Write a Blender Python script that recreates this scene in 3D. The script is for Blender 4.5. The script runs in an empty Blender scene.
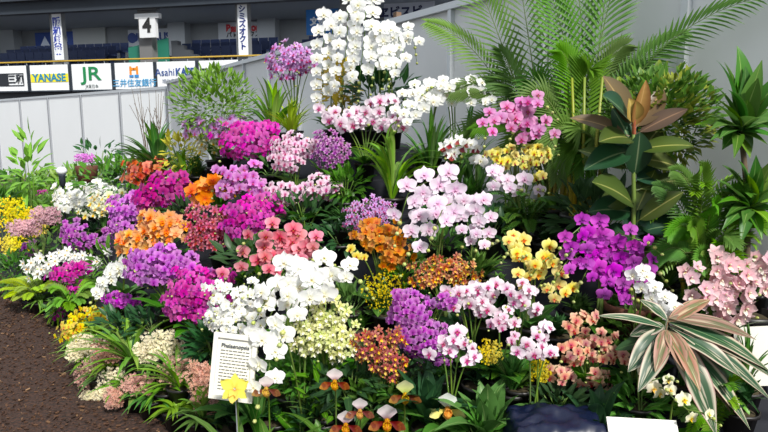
import bpy, math, random
from mathutils import Vector, Matrix, noise
R = random.Random(7)
C = bpy.context.scene.collection
V = Vector
# ------------------------------------------------------------------ camera, world, sun, exposure
FPX = 600.0; PITCH = math.radians(8.5); CAM = V((0, 0, 1.5))
sc = bpy.context.scene
cd = bpy.data.cameras.new('camera'); co = bpy.data.objects.new('camera', cd); C.objects.link(co)
cd.sensor_width = 36; cd.lens = FPX / 768 * 36; cd.clip_start = .05; cd.clip_end = 200
co.location = CAM; co.rotation_euler = (math.pi/2 - PITCH, 0, 0); sc.camera = co
w = bpy.data.worlds.new('world'); sc.world = w; w.use_nodes = True
bg = w.node_tree.nodes['Background']; bg.inputs[0].default_value = (.86, .93, 1, 1); bg.inputs[1].default_value = .8
sd = bpy.data.lights.new('sun', 'SUN'); so = bpy.data.objects.new('sun', sd); C.objects.link(so)
sd.energy = 5.2; sd.angle = math.radians(9); sd.color = (1, .965, .90)
so.rotation_euler = V((.48, -.86, .92)).to_track_quat('Z', 'Y').to_euler()
sc.view_settings.view_transform = 'Standard'; sc.view_settings.look = 'None'
sc.view_settings.exposure = 0.0; sc.view_settings.gamma = 1
sc.cycles.max_bounces = 6; sc.cycles.transparent_max_bounces = 6

# ------------------------------------------------------------------ helpers
FW = V((0, math.cos(PITCH), -math.sin(PITCH))); UP = V((0, math.sin(PITCH), math.cos(PITCH)))
def ray(px, py): return FW + V((1, 0, 0)) * ((px-384)/FPX) + UP * (-(py-216)/FPX)
def P(px, py, d):
    r = ray(px, py); return CAM + r * (d / r.y)
def lerp(a, b, t): return a + (b-a)*t
def interp(x, tab):
    if x <= tab[0][0]: return tab[0][1] + (x-tab[0][0])*(tab[1][1]-tab[0][1])/(tab[1][0]-tab[0][0])
    for (a, u), (b, v) in zip(tab, tab[1:]):
        if x <= b: return lerp(u, v, (x-a)/(b-a))
    return tab[-1][1]
FRONT = [(-4.6, 6.9), (-3.2, 5.06), (-2.4, 4.35), (-1.65, 3.25), (-.95, 2.75), (-.2, 2.4), (.3, 2.15), (1., 2.0), (2.4, 1.95)]
KX = [(-6, .25), (-3.5, .36), (-2.5, .56), (-1.6, .78), (-.9, .95), (0, 1.0), (2.4, 1.0)]
def T(x, y):                                   # height of the cloth-covered tiers
    s = y - interp(x, FRONT)
    if s <= 0: return 0.0
    h = min(interp(max(.1, min(1., x)), [(.1, 1.38), (.75, .84), (1., .8)]), s*.98+.03) * interp(x, KX)
    q = h/.17; f = q - math.floor(q); f = max(0, min(1, (f-.25)*2)); f = f*f*(3-2*f)
    return (math.floor(q)+f)*.17
def auto_d(px, py, h):
    r = ray(px, py); d = 1.9
    while d < 11:
        p = CAM + r*(d/r.y)
        if p.z <= T(p.x, p.y) + h and p.y > interp(p.x, FRONT) - .02: return d
        d += .01
    return 4.0

class MB:
    def __init__(s): s.v = []; s.f = []; s.uv = []; s.m = []
    def face(s, idx, uvs, m=0): s.f.append(idx); s.uv.extend(uvs); s.m.append(m)
    def grid(s, rows, uvrows, m=0):
        b = len(s.v); n = len(rows[0])
        for r in rows: s.v.extend(r)
        for i in range(len(rows)-1):
            for j in range(n-1):
                a = b+i*n+j
                s.face((a, a+1, a+n+1, a+n), (uvrows[i][j], uvrows[i][j+1], uvrows[i+1][j+1], uvrows[i+1][j]), m)
    def tube(s, pts, rad, k=5, m=0):
        b = len(s.v); n = len(pts)
        if not hasattr(rad, '__len__'): rad = [rad]*n
        for i, p in enumerate(pts):
            t = (pts[min(i+1, n-1)] - pts[max(i-1, 0)])
            t = t.normalized() if t.length > 1e-9 else V((0, 0, 1))
            a = t.cross(V((0.3, 1, 0.1))).normalized(); c = t.cross(a)
            for j in range(k):
                g = 2*math.pi*j/k; s.v.append(p + (a*math.cos(g)+c*math.sin(g))*rad[i])
        for i in range(n-1):
            for j in range(k):
                q = b+i*k+j; r = b+i*k+(j+1) % k
                s.face((q, r, r+k, q+k), ((i/n, j/k), (i/n, (j+1)/k), ((i+1)/n, (j+1)/k), ((i+1)/n, j/k)), m)
        s.face(tuple(b+(n-1)*k+j for j in range(k)), [(1, .5)]*k, m)
    def box(s, c, d, m=0, rz=0):
        b = len(s.v); cs, sn = math.cos(rz), math.sin(rz)
        for z in (-1, 1):
            for x, y in ((-1, -1), (1, -1), (1, 1), (-1, 1)):
                X, Y = x*d[0]/2, y*d[1]/2
                s.v.append(V((c[0]+X*cs-Y*sn, c[1]+X*sn+Y*cs, c[2]+z*d[2]/2)))
        for f in ((3, 2, 1, 0), (4, 5, 6, 7), (0, 1, 5, 4), (1, 2, 6, 5), (2, 3, 7, 6), (3, 0, 4, 7)):
            s.face(tuple(b+i for i in f), ((0, 0), (1, 0), (1, 1), (0, 1)), m)
    def lathe(s, c, prof, k=16, m=0):
        b = len(s.v)
        for r, z in prof:
            for j in range(k):
                g = 2*math.pi*j/k; s.v.append(V(c) + V((r*math.cos(g), r*math.sin(g), z)))
        for i in range(len(prof)-1):
            for j in range(k):
                q = b+i*k+j; r_ = b+i*k+(j+1) % k
                s.face((q, r_, r_+k, q+k), ((0, 0), (1, 0), (1, 1), (0, 1)), m)
    def blob(s, c, r, m=0, k=6, rows=4, sx=1, sz=1):
        s.lathe(c, [(r*sx*max(.02, math.sin(math.pi*i/rows)), -r*sz*math.cos(math.pi*i/rows)) for i in range(rows+1)], k, m)
    def mesh(s, name, mats, smooth=True):
        me = bpy.data.meshes.new(name); me.from_pydata([tuple(v) for v in s.v], [], s.f)
        if not me.polygons: return me
        uv = me.uv_layers.new(name='UVMap'); uv.data.foreach_set('uv', [c for u in s.uv for c in u])
        for m in mats: me.materials.append(m)
        me.polygons.foreach_set('material_index', s.m)
        me.polygons.foreach_set('use_smooth', [smooth]*len(s.f)); me.update()
        return me
    def build(s, name, mats, parent=None, smooth=True, loc=None):
        if not isinstance(mats, (list, tuple)): mats = [mats]
        o = bpy.data.objects.new(name, s.mesh(name, mats, smooth)); C.objects.link(o)
        if parent: o.parent = parent
        if loc is not None: o.location = loc
        return o
def tag(o, label, cat, group=None, kind=None):
    o['label'] = label
    if cat: o['category'] = cat
    if group: o['group'] = group
    if kind: o['kind'] = kind
    return o
def thing(name, label, cat, loc, group=None, rz=0):
    o = bpy.data.objects.new(name, None); C.objects.link(o); o.location = loc; o.rotation_euler = (0, 0, rz); o.empty_display_size = .05
    return tag(o, label, cat, group)
def struct(name, mb, m, smooth=False):
    o = mb.build(name, m, smooth=smooth); o['kind'] = 'structure'; return o

# ------------------------------------------------------------------ materials
MATS = {}
def nodes(name):
    m = bpy.data.materials.new(name); m.use_nodes = True; nt = m.node_tree
    return m, nt, nt.nodes['Principled BSDF'], nt.nodes['Material Output']
def rgb(h):
    h = h.lstrip('#'); c = [int(h[i:i+2], 16)/255 for i in (0, 2, 4)]
    return tuple(x/12.92 if x <= .04045 else ((x+.055)/1.055)**2.4 for x in c) + (1,)
def simple(name, col, rough=.6, metal=0, bump=0, scale=20, var=.0, var_scale=5, emit=None):
    m, nt, b, out = nodes(name); b.inputs['Base Color'].default_value = rgb(col); b.inputs['Roughness'].default_value = rough; b.inputs['Metallic'].default_value = metal
    tc = nt.nodes.new('ShaderNodeTexCoord')
    if var:
        n = nt.nodes.new('ShaderNodeTexNoise'); n.inputs['Scale'].default_value = var_scale; n.inputs['Detail'].default_value = 5
        nt.links.new(tc.outputs['Object'], n.inputs['Vector'])
        h = nt.nodes.new('ShaderNodeHueSaturation'); h.inputs['Color'].default_value = rgb(col)
        mr = nt.nodes.new('ShaderNodeMapRange'); mr.inputs[3].default_value = 1-var; mr.inputs[4].default_value = 1+var; mr.inputs[1].default_value = .25; mr.inputs[2].default_value = .75
        nt.links.new(n.outputs[0], mr.inputs[0]); nt.links.new(mr.outputs[0], h.inputs['Value']); nt.links.new(h.outputs[0], b.inputs['Base Color'])
    if bump:
        n = nt.nodes.new('ShaderNodeTexNoise'); n.inputs['Scale'].default_value = scale; n.inputs['Detail'].default_value = 6
        nt.links.new(tc.outputs['Object'], n.inputs['Vector'])
        bp = nt.nodes.new('ShaderNodeBump'); bp.inputs['Strength'].default_value = bump; nt.links.new(n.outputs[0], bp.inputs['Height']); nt.links.new(bp.outputs[0], b.inputs['Normal'])
    if emit: b.inputs['Emission Color'].default_value = rgb(col); b.inputs['Emission Strength'].default_value = emit
    return m
def organic(name, stops, axis='u', rough=.45, trans=.35, hue=.015, val=.22, sat=.12, noise_amt=0, noise_col=None, nscale=8, spec=.4, stretch=None, nlo=.48):
    """petal or leaf: colour ramp along u (base to tip) or across v, per-object variation, translucency."""
    m, nt, b, out = nodes(name); L = nt.links
    uv = nt.nodes.new('ShaderNodeUVMap'); sep = nt.nodes.new('ShaderNodeSeparateXYZ'); L.new(uv.outputs[0], sep.inputs[0])
    rmp = nt.nodes.new('ShaderNodeValToRGB')
    if axis == 'u': L.new(sep.outputs[0], rmp.inputs[0])
    else:
        a = nt.nodes.new('ShaderNodeMath'); a.operation = 'SUBTRACT'; a.inputs[1].default_value = .5; L.new(sep.outputs[1], a.inputs[0])
        a2 = nt.nodes.new('ShaderNodeMath'); a2.operation = 'ABSOLUTE'; L.new(a.outputs[0], a2.inputs[0])
        a3 = nt.nodes.new('ShaderNodeMath'); a3.operation = 'MULTIPLY'; a3.inputs[1].default_value = 2; L.new(a2.outputs[0], a3.inputs[0]); L.new(a3.outputs[0], rmp.inputs[0])
    els = rmp.color_ramp.elements
    els[0].position, els[0].color = stops[0][0], rgb(stops[0][1])
    els[1].position, els[1].color = stops[-1][0], rgb(stops[-1][1])
    for p, c in stops[1:-1]: e = els.new(p); e.color = rgb(c)
    col = rmp.outputs[0]
    if noise_amt:
        n = nt.nodes.new('ShaderNodeTexNoise'); n.inputs['Scale'].default_value = nscale; n.inputs['Detail'].default_value = 2
        if stretch:
            mp = nt.nodes.new('ShaderNodeMapping'); mp.inputs['Scale'].default_value = stretch; L.new(uv.outputs[0], mp.inputs[0]); L.new(mp.outputs[0], n.inputs['Vector'])
        else:
            tc = nt.nodes.new('ShaderNodeTexCoord'); L.new(tc.outputs['Object'], n.inputs['Vector'])
        r2 = nt.nodes.new('ShaderNodeMapRange'); r2.inputs[1].default_value = nlo; r2.inputs[2].default_value = nlo+.08; r2.inputs[4].default_value = noise_amt; L.new(n.outputs[0], r2.inputs[0])
        mx = nt.nodes.new('ShaderNodeMix'); mx.data_type = 'RGBA'; L.new(r2.outputs[0], mx.inputs[0]); L.new(col, mx.inputs[6]); mx.inputs[7].default_value = rgb(noise_col); col = mx.outputs[2]
    oi = nt.nodes.new('ShaderNodeObjectInfo'); h = nt.nodes.new('ShaderNodeHueSaturation'); L.new(col, h.inputs['Color'])
    def mr(lo, hi, sock, mult=None):
        q = nt.nodes.new('ShaderNodeMapRange'); q.inputs[3].default_value = lo; q.inputs[4].default_value = hi
        if mult:
            f = nt.nodes.new('ShaderNodeMath'); f.operation = 'MULTIPLY'; f.inputs[1].default_value = mult; L.new(oi.outputs['Random'], f.inputs[0])
            g = nt.nodes.new('ShaderNodeMath'); g.operation = 'FRACT'; L.new(f.outputs[0], g.inputs[0]); L.new(g.outputs[0], q.inputs[0])
        else: L.new(oi.outputs['Random'], q.inputs[0])
        L.new(q.outputs[0], h.inputs[sock])
    mr(.5-hue, .5+hue, 'Hue'); mr(1-val, 1+val*.5, 'Value', 7.3); mr(1-sat, 1+sat, 'Saturation', 3.7)
    L.new(h.outputs[0], b.inputs['Base Color']); b.inputs['Roughness'].default_value = rough; b.inputs['Specular IOR Level'].default_value = spec
    tr = nt.nodes.new('ShaderNodeBsdfTranslucent'); L.new(h.outputs[0], tr.inputs[0])
    ms = nt.nodes.new('ShaderNodeMixShader'); ms.inputs[0].default_value = trans
    L.new(b.outputs[0], ms.inputs[1]); L.new(tr.outputs[0], ms.inputs[2]); L.new(ms.outputs[0], out.inputs[0])
    return m
def petal(key, a, b, c=None, **k):
    MATS[key] = organic('petal_'+key, [(0, a), (.35, b), (1, c or b)], rough=.6, spec=.25, **k)
petal('white', '#f4f2d8', '#f6f7f4', '#fbfbfb', val=.06, hue=.0, sat=0)
petal('cream', '#c9d46a', '#eceecb', '#f6f6e6', val=.1)
petal('ivory', '#e6dc7a', '#f3efcf', '#f6f3dc', val=.08)
petal('blush', '#e6b4d8', '#f0dcee', '#f6ecf6', val=.06)
petal('palepink', '#c04a92', '#ecc4dc', '#f4e0ec', val=.12)
petal('whitepink', '#cf4b9c', '#f1dcea', '#f8f0f6', val=.06)
petal('lilac', '#b868c0', '#cf9ada', '#dcb4e4', val=.15)
petal('mauve', '#8c3484', '#b66cb4', '#d4a8d0', val=.2)
petal('violet', '#a434ac', '#c866d0', '#dc90de', val=.2)
petal('purple', '#8c2890', '#b450b8', '#d08cd0', val=.25)
petal('magenta', '#b01484', '#d028a4', '#dc50bc', val=.2)
petal('hotpurple', '#9c1a9c', '#c434c4', '#d450d0', val=.2)
petal('fuchsia', '#98106c', '#c0208c', '#cc44a0', val=.25)
petal('pinkphal', '#d84a9c', '#dd8cc8', '#e6a8d6', val=.15)
petal('orchidpink', '#b83cac', '#d47cd0', '#e4a4e0', val=.15)
petal('coral', '#d43c68', '#ea8090', '#f0a4b4', val=.15)
petal('rose', '#a02850', '#cc5478', '#e090a8', val=.25)
petal('salmon', '#c83c1c', '#de6c48', '#e88c68', val=.2)
petal('peach', '#f09838', '#f6b468', '#f8c898', val=.15)
petal('orange', '#e05c04', '#f48c10', '#f8a020', val=.12)
petal('gold', '#b84c04', '#e08a1c', '#eaa83c', val=.2)
petal('yellow', '#e8cc48', '#f2e470', '#f6ee9c', val=.12)
petal('brightyellow', '#e0b404', '#f0dc28', '#f2e02c', val=.15)
petal('oncyellow', '#a87804', '#d8bc14', '#e0cc20', val=.25)
petal('limecream', '#a8b83c', '#dce08c', '#eceebc', val=.15)
petal('rust', '#8c2818', '#c0603c', '#e4ac78', val=.25)
petal('brick', '#7c1c24', '#b04850', '#cc8468', val=.25)
petal('apricot', '#cc4870', '#e6a08c', '#f0d0a8', val=.2)
petal('cymb', '#dc98ac', '#ecbcc6', '#f4d8dc', val=.12)
petal('maroon', '#5c0c20', '#8c2038', '#b45048', val=.2)
petal('paph', '#7c3c14', '#7c2418', '#b4843c', val=.15, noise_amt=.7, noise_col='#6a1810', nscale=6)
petal('pouch', '#b8a018', '#e4b820', '#b04818', val=.1)
petal('dusty', '#9c4468', '#d090a4', '#e8c8c8', val=.2)
petal('heath', '#c8a878', '#f0e4bc', '#f6f0d4', val=.15)
petal('heathpink', '#a05848', '#d09484', '#e8c4b0', val=.2)
petal('lipmagenta', '#e0b020', '#b81478', '#a80c6c', val=.1)
petal('lipyellow', '#c04808', '#f0c020', '#f0d050', val=.1)
petal('lipwhite', '#e8c830', '#f4f0d8', '#faf8f2', val=.05)
petal('lipred', '#e0a020', '#a01830', '#8c1028', val=.1)
petal('liporange', '#d04008', '#e87008', '#f0a020', val=.1)
petal('lippurple', '#5c0860', '#7c1084', '#9c2ca0', val=.1)
def leafm(key, mid, body, edge=None, axis='v', **k):
    k.setdefault('trans', .28); k.setdefault('rough', .38)
    MATS[key] = organic('leaf_'+key, [(0, mid), (.09, body), (1, edge or body)], axis=axis, hue=.02, val=.3, spec=.3, **k)
leafm('green', '#94b060', '#4b7c2c')
leafm('dark', '#547c44', '#2c562c')
leafm('bright', '#b4cc60', '#74a434')
leafm('lime', '#c4d048', '#9cb828', val=.2) if False else leafm('lime', '#c4d048', '#9cb828')
leafm('palm', '#94ac48', '#5c8c30', trans=.4, rough=.55)
leafm('rubber', '#b0b068', '#56682f', '#46582a', rough=.3, trans=.2)
leafm('rubbernew', '#a8885c', '#6c5840', '#5c4c38', rough=.35, trans=.15)
leafm('rubberbud', '#dcb878', '#bc9c58', '#98703c', trans=.1)
leafm('rubberdark', '#7c9468', '#2a5236', '#22442e', rough=.3, trans=.15)
leafm('varieg', '#4c8030', '#4a8430', '#649838', noise_amt=.5, noise_col='#c8cc50', nscale=9)
MATS['strom'] = organic('leaf_strom', [(0, '#8ca878'), (.05, '#2c5034'), (.62, '#34583a'), (.86, '#cfc8b0'), (1, '#a06c68')], axis='v', rough=.4, trans=.15, val=.15, nlo=.55, noise_amt=.85, noise_col='#c0b8a0', nscale=1.0, stretch=(2.0, 6, 1), spec=.3)
MATS['stromback'] = organic('leaf_stromback', [(0, '#c8b898'), (.3, '#8c6450'), (1, '#b89480')], axis='v', rough=.5, trans=.15, val=.2, noise_amt=.8, noise_col='#54683f', nscale=1.0, stretch=(2.2, 7, 1), spec=.25)
leafm('yellowleaf', '#d8c848', '#c8b830')
M_stem = organic('stem_green', [(0, '#5c7430'), (1, '#6c8a40')], trans=.0, val=.2)
M_stemdark = organic('stem_purple', [(0, '#3c2c28'), (1, '#5c4438')], trans=.0, val=.2)
M_cane = organic('palm_stem', [(0, '#a08c30'), (.5, '#8c9438'), (1, '#5c8030')], trans=0, val=.1)
M_bark = simple('woody_stem', '#5a4c3c', .9, bump=.4, scale=60, var=.3, var_scale=40)
M_bud = organic('bud', [(0, '#9cb050'), (1, '#c8cc80')], trans=.1)
M_pot = simple('pot_plastic', '#1c1a1a', .45, var=.15)
M_terra = simple('pot_terracotta', '#5c3424', .8, var=.2, var_scale=20)
M_moss = simple('moss', '#3c3420', .95, bump=.8, scale=80, var=.4, var_scale=60)
M_cloth = simple('navy_cloth', '#12151f', .85, bump=.25, scale=14, var=.25, var_scale=4)
M_satin = simple('blue_satin', '#0b1430', .4, var=.15, var_scale=4)
M_wall = simple('white_panel', '#e2e3e4', .55, var=.03, var_scale=1.2)
M_alu = simple('aluminium', '#c8ccd0', .35, metal=.35)
M_seam = simple('grey_joint', '#8c9096', .6)
M_white = simple('white_board', '#e8ebee', .6)
M_paper = simple('paper', '#e8e6dc', .7)
M_frame = simple('white_frame', '#e4e2d8', .4)
M_conc = simple('grey_concrete', '#74777a', .85, var=.12, var_scale=.8)
M_concd = simple('dark_concrete', '#3c4046', .8, var=.12, var_scale=.8)
M_fascia = simple('dark_fascia', '#2c343e', .7, var=.15, var_scale=.5)
M_rail = simple('yellow_rail', '#b09030', .5)
M_seat = simple('blue_seat', '#24345c', .6)
M_post = simple('grey_metal', '#8c9094', .5, metal=.3)
M_green = simple('green_panel', '#1c6c58', .6)
def ink(c): 
    k = 'ink'+c
    if k not in MATS: MATS[k] = simple('ink_'+c.strip('#'), c, .6)
    return MATS[k]
def soil_mat():
    m, nt, b, out = nodes('bark_soil'); L = nt.links; tc = nt.nodes.new('ShaderNodeTexCoord')
    vo = nt.nodes.new('ShaderNodeTexVoronoi'); vo.inputs['Scale'].default_value = 45; L.new(tc.outputs['Object'], vo.inputs['Vector'])
    n = nt.nodes.new('ShaderNodeTexNoise'); n.inputs['Scale'].default_value = 70; n.inputs['Detail'].default_value = 6; L.new(tc.outputs['Object'], n.inputs['Vector'])
    r = nt.nodes.new('ShaderNodeValToRGB'); r.color_ramp.elements[0].color = rgb('#1c1210'); r.color_ramp.elements[1].color = rgb('#54392c'); r.color_ramp.elements[0].position = .3; r.color_ramp.elements[1].position = .75
    L.new(n.outputs[0], r.inputs[0]); L.new(r.outputs[0], b.inputs['Base Color']); b.inputs['Roughness'].default_value = .95
    bp = nt.nodes.new('ShaderNodeBump'); bp.inputs['Strength'].default_value = .8; bp.inputs['Distance'].default_value = .02; L.new(vo.outputs[0], bp.inputs['Height']); L.new(bp.outputs[0], b.inputs['Normal'])
    return m
M_soil = soil_mat()
M_chip = organic('bark_chip', [(0, '#2c1c16'), (.5, '#4c342a'), (.85, '#604434'), (1, '#94745c')], trans=0, rough=.9)

# ------------------------------------------------------------------ floor and walls
mb = MB(); mb.box((0, 18, -.05), (70, 46, .1)); struct('floor', mb, M_soil)
def wall_run(name, A, B, n, h, start, post_every, capw=.05):
    A, B = V(A), V(B); u = (B-A).normalized(); L = (B-A).length; ang = math.atan2(u.y, u.x); nn = V((-u.y, u.x, 0)); nn = nn if nn.y > 0 else -nn
    w_ = MB(); c = (A+B)/2 + nn*.03; w_.box((c.x, c.y, h/2), (L, .04, h), rz=ang); struct(name, w_, M_wall)
    return u, ang, L
WA, WB = (-4.45, 12.6, 0), (2.6, 1.30+0, 0)
def wy(x): return 4.65 - (x-.51)*1.604
WA = (-4.45, wy(-4.45), 0); WB = (2.5, wy(2.5), 0)
u, ang, L = wall_run('wall_right', WA, WB, 0, 2.36, 0, 0)
k = 0; o0 = V((.51, wy(.51), 0)); t = -9.4; ti = 1
s0 = -(V(WA)-o0).length
i = math.ceil(s0/.93)
while i*.93 < (V(WB)-o0).length:
    q = o0 + u*(i*.93); m = MB(); m.box((q.x, q.y, 1.19), (.038, .06, 2.38), rz=ang); struct('trim_%d' % ti, m, M_alu); ti += 1; i += 1
m = MB(); c = (V(WA)+V(WB))/2; m.box((c.x, c.y, 2.385), (L, .075, .05), rz=ang); struct('trim_%d' % ti, m, M_alu); ti += 1
m = MB(); c = o0 + u*.1; m.box((c.x-.45, c.y+.72, 2.43), (.05, .05, .05), rz=ang); struct('trim_%d' % ti, m, simple('brown_clamp', '#6c5440', .7)); ti += 1
LA, LB = V((-13.6, 20.3, 0)), V((WA[0], WA[1]+.05, 0))
HL = 2.27
u2 = (LB-LA).normalized(); a2 = math.atan2(u2.y, u2.x); L2 = (LB-LA).length
m = MB(); c = (LA+LB)/2; m.box((c.x, c.y, HL/2), (L2, .05, HL), rz=a2); struct('wall_left', m, simple('white_panel_lit', '#f6f9fb', .5, var=.02, var_scale=.8))  # paler than the right-hand panels: brighter light on this run put into the colour
n2 = 6
for i in range(n2+1):
    q = LA + u2*(L2*i/n2*.998); m = MB(); m.box((q.x-.02, q.y-.04, HL/2), (.05, .05, HL), rz=a2); struct('trim_%d' % ti, m, M_seam); ti += 1
m = MB(); m.box((c.x, c.y, HL+.02), (L2, .09, .06), rz=a2); struct('trim_%d' % ti, m, M_alu); ti += 1

# tiers under one navy cloth
mb = MB(); nx, ny = 210, 130; rows = []; uvr = []
for j in range(ny+1):
    r = []; ur = []
    for i in range(nx+1):
        x = -6.2 + 8.6*i/nx; y0 = interp(x, FRONT)+.005; y1 = min(wy(x)-.06, y0+4.2); y = lerp(y0, y1, (j/ny)**1.3)
        z = T(x, y) + .012*noise.noise(V((x*6, y*6, 0)))
        if j == 0: z = 0
        r.append(V((x, y, max(z, .004)))); ur.append((i/nx, j/ny))
    rows.append(r); uvr.append(ur)
mb.grid(rows, uvr)
struct('floor_tiers', mb, M_cloth, True)

# ------------------------------------------------------------------ flowers (unit diameter, facing +Z, up +Y)
def petal_grid(mb, ang, L, W, cup, tip=0.0, r0=.03, m=0, ruff=0, nu=4, nv=4, peak=.55, seed=0):
    """one tepal from the centre: width profile peaks at `peak`."""
    rows = []; uvr = []; ca, sa = math.cos(ang), math.sin(ang)
    for i in range(nu+1):
        u_ = i/nu; 
        wd = W*math.sin(math.pi*min(1, (u_**(math.log(.5)/math.log(peak)))*.93+.05))
        if u_ > .99: wd = W*.22*(1-tip)
        r = []; ur = []
        for j in range(nv+1):
            v = j/nv*2-1; x = v*wd/2; y = r0+u_*L*(1-.10*v*v*u_)
            z = cup*u_*u_*L - .12*W*(1-v*v)*0 + .18*abs(v)**2*W*.5*(-1 if cup < 0 else 1)*.6 + ruff*math.sin(v*7+seed+u_*5)*u_
            r.append(V((x*ca - y*sa, x*sa + y*ca, z))); ur.append((u_, j/nv))
        rows.append(r); uvr.append(ur)
    mb.grid(rows, uvr, m)
def flower(kind, seed):
    q = random.Random(seed); mb = MB(); D = math.radians; j = lambda a=.06: q.uniform(-a, a)
    c = q.uniform(-.12, .18)
    if kind == 'phal':
        petal_grid(mb, D(0)+j(), .46, .36, c+j(.1), seed=seed)
        for s in (1, -1): petal_grid(mb, D(128)*s+j(), .45, .34, c+j(.1), seed=seed)
        n0 = len(mb.v)
        for s in (1, -1): petal_grid(mb, D(68)*s+j(), .48, .54, c*.6+j(.08), peak=.6, tip=-1.2, nv=5)
        for vtx in mb.v[n0:]: vtx.z += .025
        for s in (1, -1): petal_grid(mb, D(120)*s, .14, .12, .9, m=1, nu=2, nv=2)
        petal_grid(mb, D(180), .22, .15, .7, m=1, nu=3, nv=2); mb.blob((0, .02, .07), .045, 1, 5, 3)
    elif kind == 'mini':
        for a in (0, 125, -125): petal_grid(mb, D(a)+j(.1), .46, .36, c+j(.12), nu=3, nv=2)
        for s in (1, -1): petal_grid(mb, D(64)*s+j(.1), .48, .48, c+j(.12), nu=3, nv=2, tip=-1)
        petal_grid(mb, D(180), .24, .22, .6, m=1, nu=2, nv=2); mb.blob((0, 0, .06), .05, 1, 4, 3)
    elif kind == 'dend':
        for a in (0, 72, -72, 140, -140): petal_grid(mb, D(a)+j(.15), .5, .28, .1+c+j(.2), nu=3, nv=2, tip=.6)
        petal_grid(mb, D(180), .3, .3, .9, m=1, nu=3, nv=2); mb.blob((0, 0, .07), .06, 1, 4, 3)
    elif kind == 'cymb':
        for a in (0, 68, -68, 138, -138): petal_grid(mb, D(a)+j(.08), .48, .4, .3+j(.1), nu=4, nv=3, tip=0, peak=.55)
        petal_grid(mb, D(180), .28, .26, .9, m=1, nu=3, nv=3, ruff=.02); mb.blob((0, .04, .12), .06, 1, 5, 3, sz=1.5)
    elif kind == 'catt':
        for a in (0, 125, -125): petal_grid(mb, D(a)+j(.08), .48, .3, .1+j(.1), nu=4, nv=3, tip=-.2)
        for s in (1, -1): petal_grid(mb, D(62)*s+j(), .5, .42, .15, nu=4, nv=4, ruff=.035, seed=seed)
        petal_grid(mb, D(180), .38, .36, .8, m=1, nu=4, nv=4, ruff=.04, seed=seed)
        for s in (1, -1): petal_grid(mb, D(150)*s, .2, .2, 1.4, m=1, nu=2, nv=2)
    elif kind == 'star':
        for a in (0, 60, 120, 180, 240, 300): petal_grid(mb, D(a)+j(.1), .5, .25, .2+j(.15), nu=3, nv=2, tip=.7)
        mb.blob((0, 0, .06), .07, 1, 5, 3)
    elif kind == 'onc':
        for a in (0, 72, -72, 130, -130): petal_grid(mb, D(a)+j(.15), .34, .15, .1+j(.2), nu=2, nv=1, tip=.5)
        petal_grid(mb, D(180), .5, .5, .25, m=1, nu=3, nv=2, tip=-1, peak=.75)
    elif kind == 'milt':
        for a in (0, 130, -130): petal_grid(mb, D(a)+j(.1), .46, .26, .1+j(.1), nu=3, nv=3)
        for s in (1, -1): petal_grid(mb, D(66)*s+j(.1), .46, .32, .1+j(.1), nu=3, nv=3, m=0)
        petal_grid(mb, D(180), .42, .48, .2, m=1, nu=4, nv=4, tip=-1, peak=.7)
    elif kind == 'paph':
        petal_grid(mb, 0, .42, .56, .3, m=2, nu=4, nv=4, tip=-.6, peak=.6, ruff=.02)
        for s in (1, -1): petal_grid(mb, D(112)*s, .5, .27, .15, m=0, nu=5, nv=3, tip=-1, peak=.7, ruff=.03)
        petal_grid(mb, D(180), .3, .26, -.1, m=0, nu=3, nv=2)
        mb.blob((0, -.14, .13), .125, 1, 8, 6, sx=.95, sz=1.2); mb.blob((0, .02, .1), .08, 1, 6, 4)
        mb.lathe((0, -.06, .22), [(.07, -.02), (.11, .03), (.12, .05), (.1, .04)], 8, 1)
    return mb
VAR = {}
def variety(key, kind, pm, lm, third=None, n=3):
    VAR[key] = [flower(kind, 11*i+len(key)).mesh('blossom', [MATS[pm], MATS[lm]]+([MATS[third]] if third else [])) for i in range(n)]
for a in [('white', 'phal', 'white', 'lipwhite'), ('blush', 'phal', 'blush', 'palepink'), ('whitepink', 'phal', 'whitepink', 'lipmagenta'),
          ('pinkphal', 'phal', 'pinkphal', 'lipmagenta'), ('hotpurple', 'phal', 'hotpurple', 'lippurple'), ('coral', 'phal', 'coral', 'lipred'),
          ('yellowphal', 'phal', 'yellow', 'liporange'), ('creamphal', 'phal', 'ivory', 'lipyellow'), ('magenta', 'mini', 'magenta', 'lippurple'),
          ('whitemini', 'mini', 'white', 'lipwhite'), ('fuchsia', 'mini', 'fuchsia', 'lippurple'), ('violet', 'mini', 'violet', 'lippurple'),
          ('purple', 'mini', 'purple', 'lippurple'), ('lilac', 'mini', 'lilac', 'lipmagenta'), ('orchidpink', 'mini', 'orchidpink', 'lipmagenta'),
          ('palepink', 'mini', 'palepink', 'lipmagenta'), ('mauve', 'dend', 'mauve', 'lippurple'), ('rose', 'dend', 'rose', 'lipred'),
          ('salmon', 'mini', 'salmon', 'lipred'), ('peach', 'catt', 'peach', 'liporange'), ('orange', 'catt', 'orange', 'liporange'),
          ('gold', 'mini', 'gold', 'liporange'), ('goldyellow', 'mini', 'yellow', 'lipred'), ('cream', 'dend', 'cream', 'lipyellow'),
          ('limecream', 'dend', 'limecream', 'lipwhite'), ('rust', 'dend', 'rust', 'lipyellow'), ('brick', 'dend', 'brick', 'lipyellow'),
          ('apricot', 'mini', 'apricot', 'lipred'), ('cymb', 'cymb', 'cymb', 'lipwhite'), ('star', 'star', 'white', 'lipyellow'),
          ('catyellow', 'catt', 'brightyellow', 'lipyellow'), ('milt', 'milt', 'white', 'maroon'), ('dendlilac', 'dend', 'lilac', 'lipmagenta'),
          ('oncy', 'onc', 'oncyellow', 'oncyellow'), ('dusty', 'mini', 'dusty', 'lipred'), ('yellowmini', 'mini', 'brightyellow', 'liporange'),
          ('dendpink', 'dend', 'orchidpink', 'lipmagenta')]: variety(*a)
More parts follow.
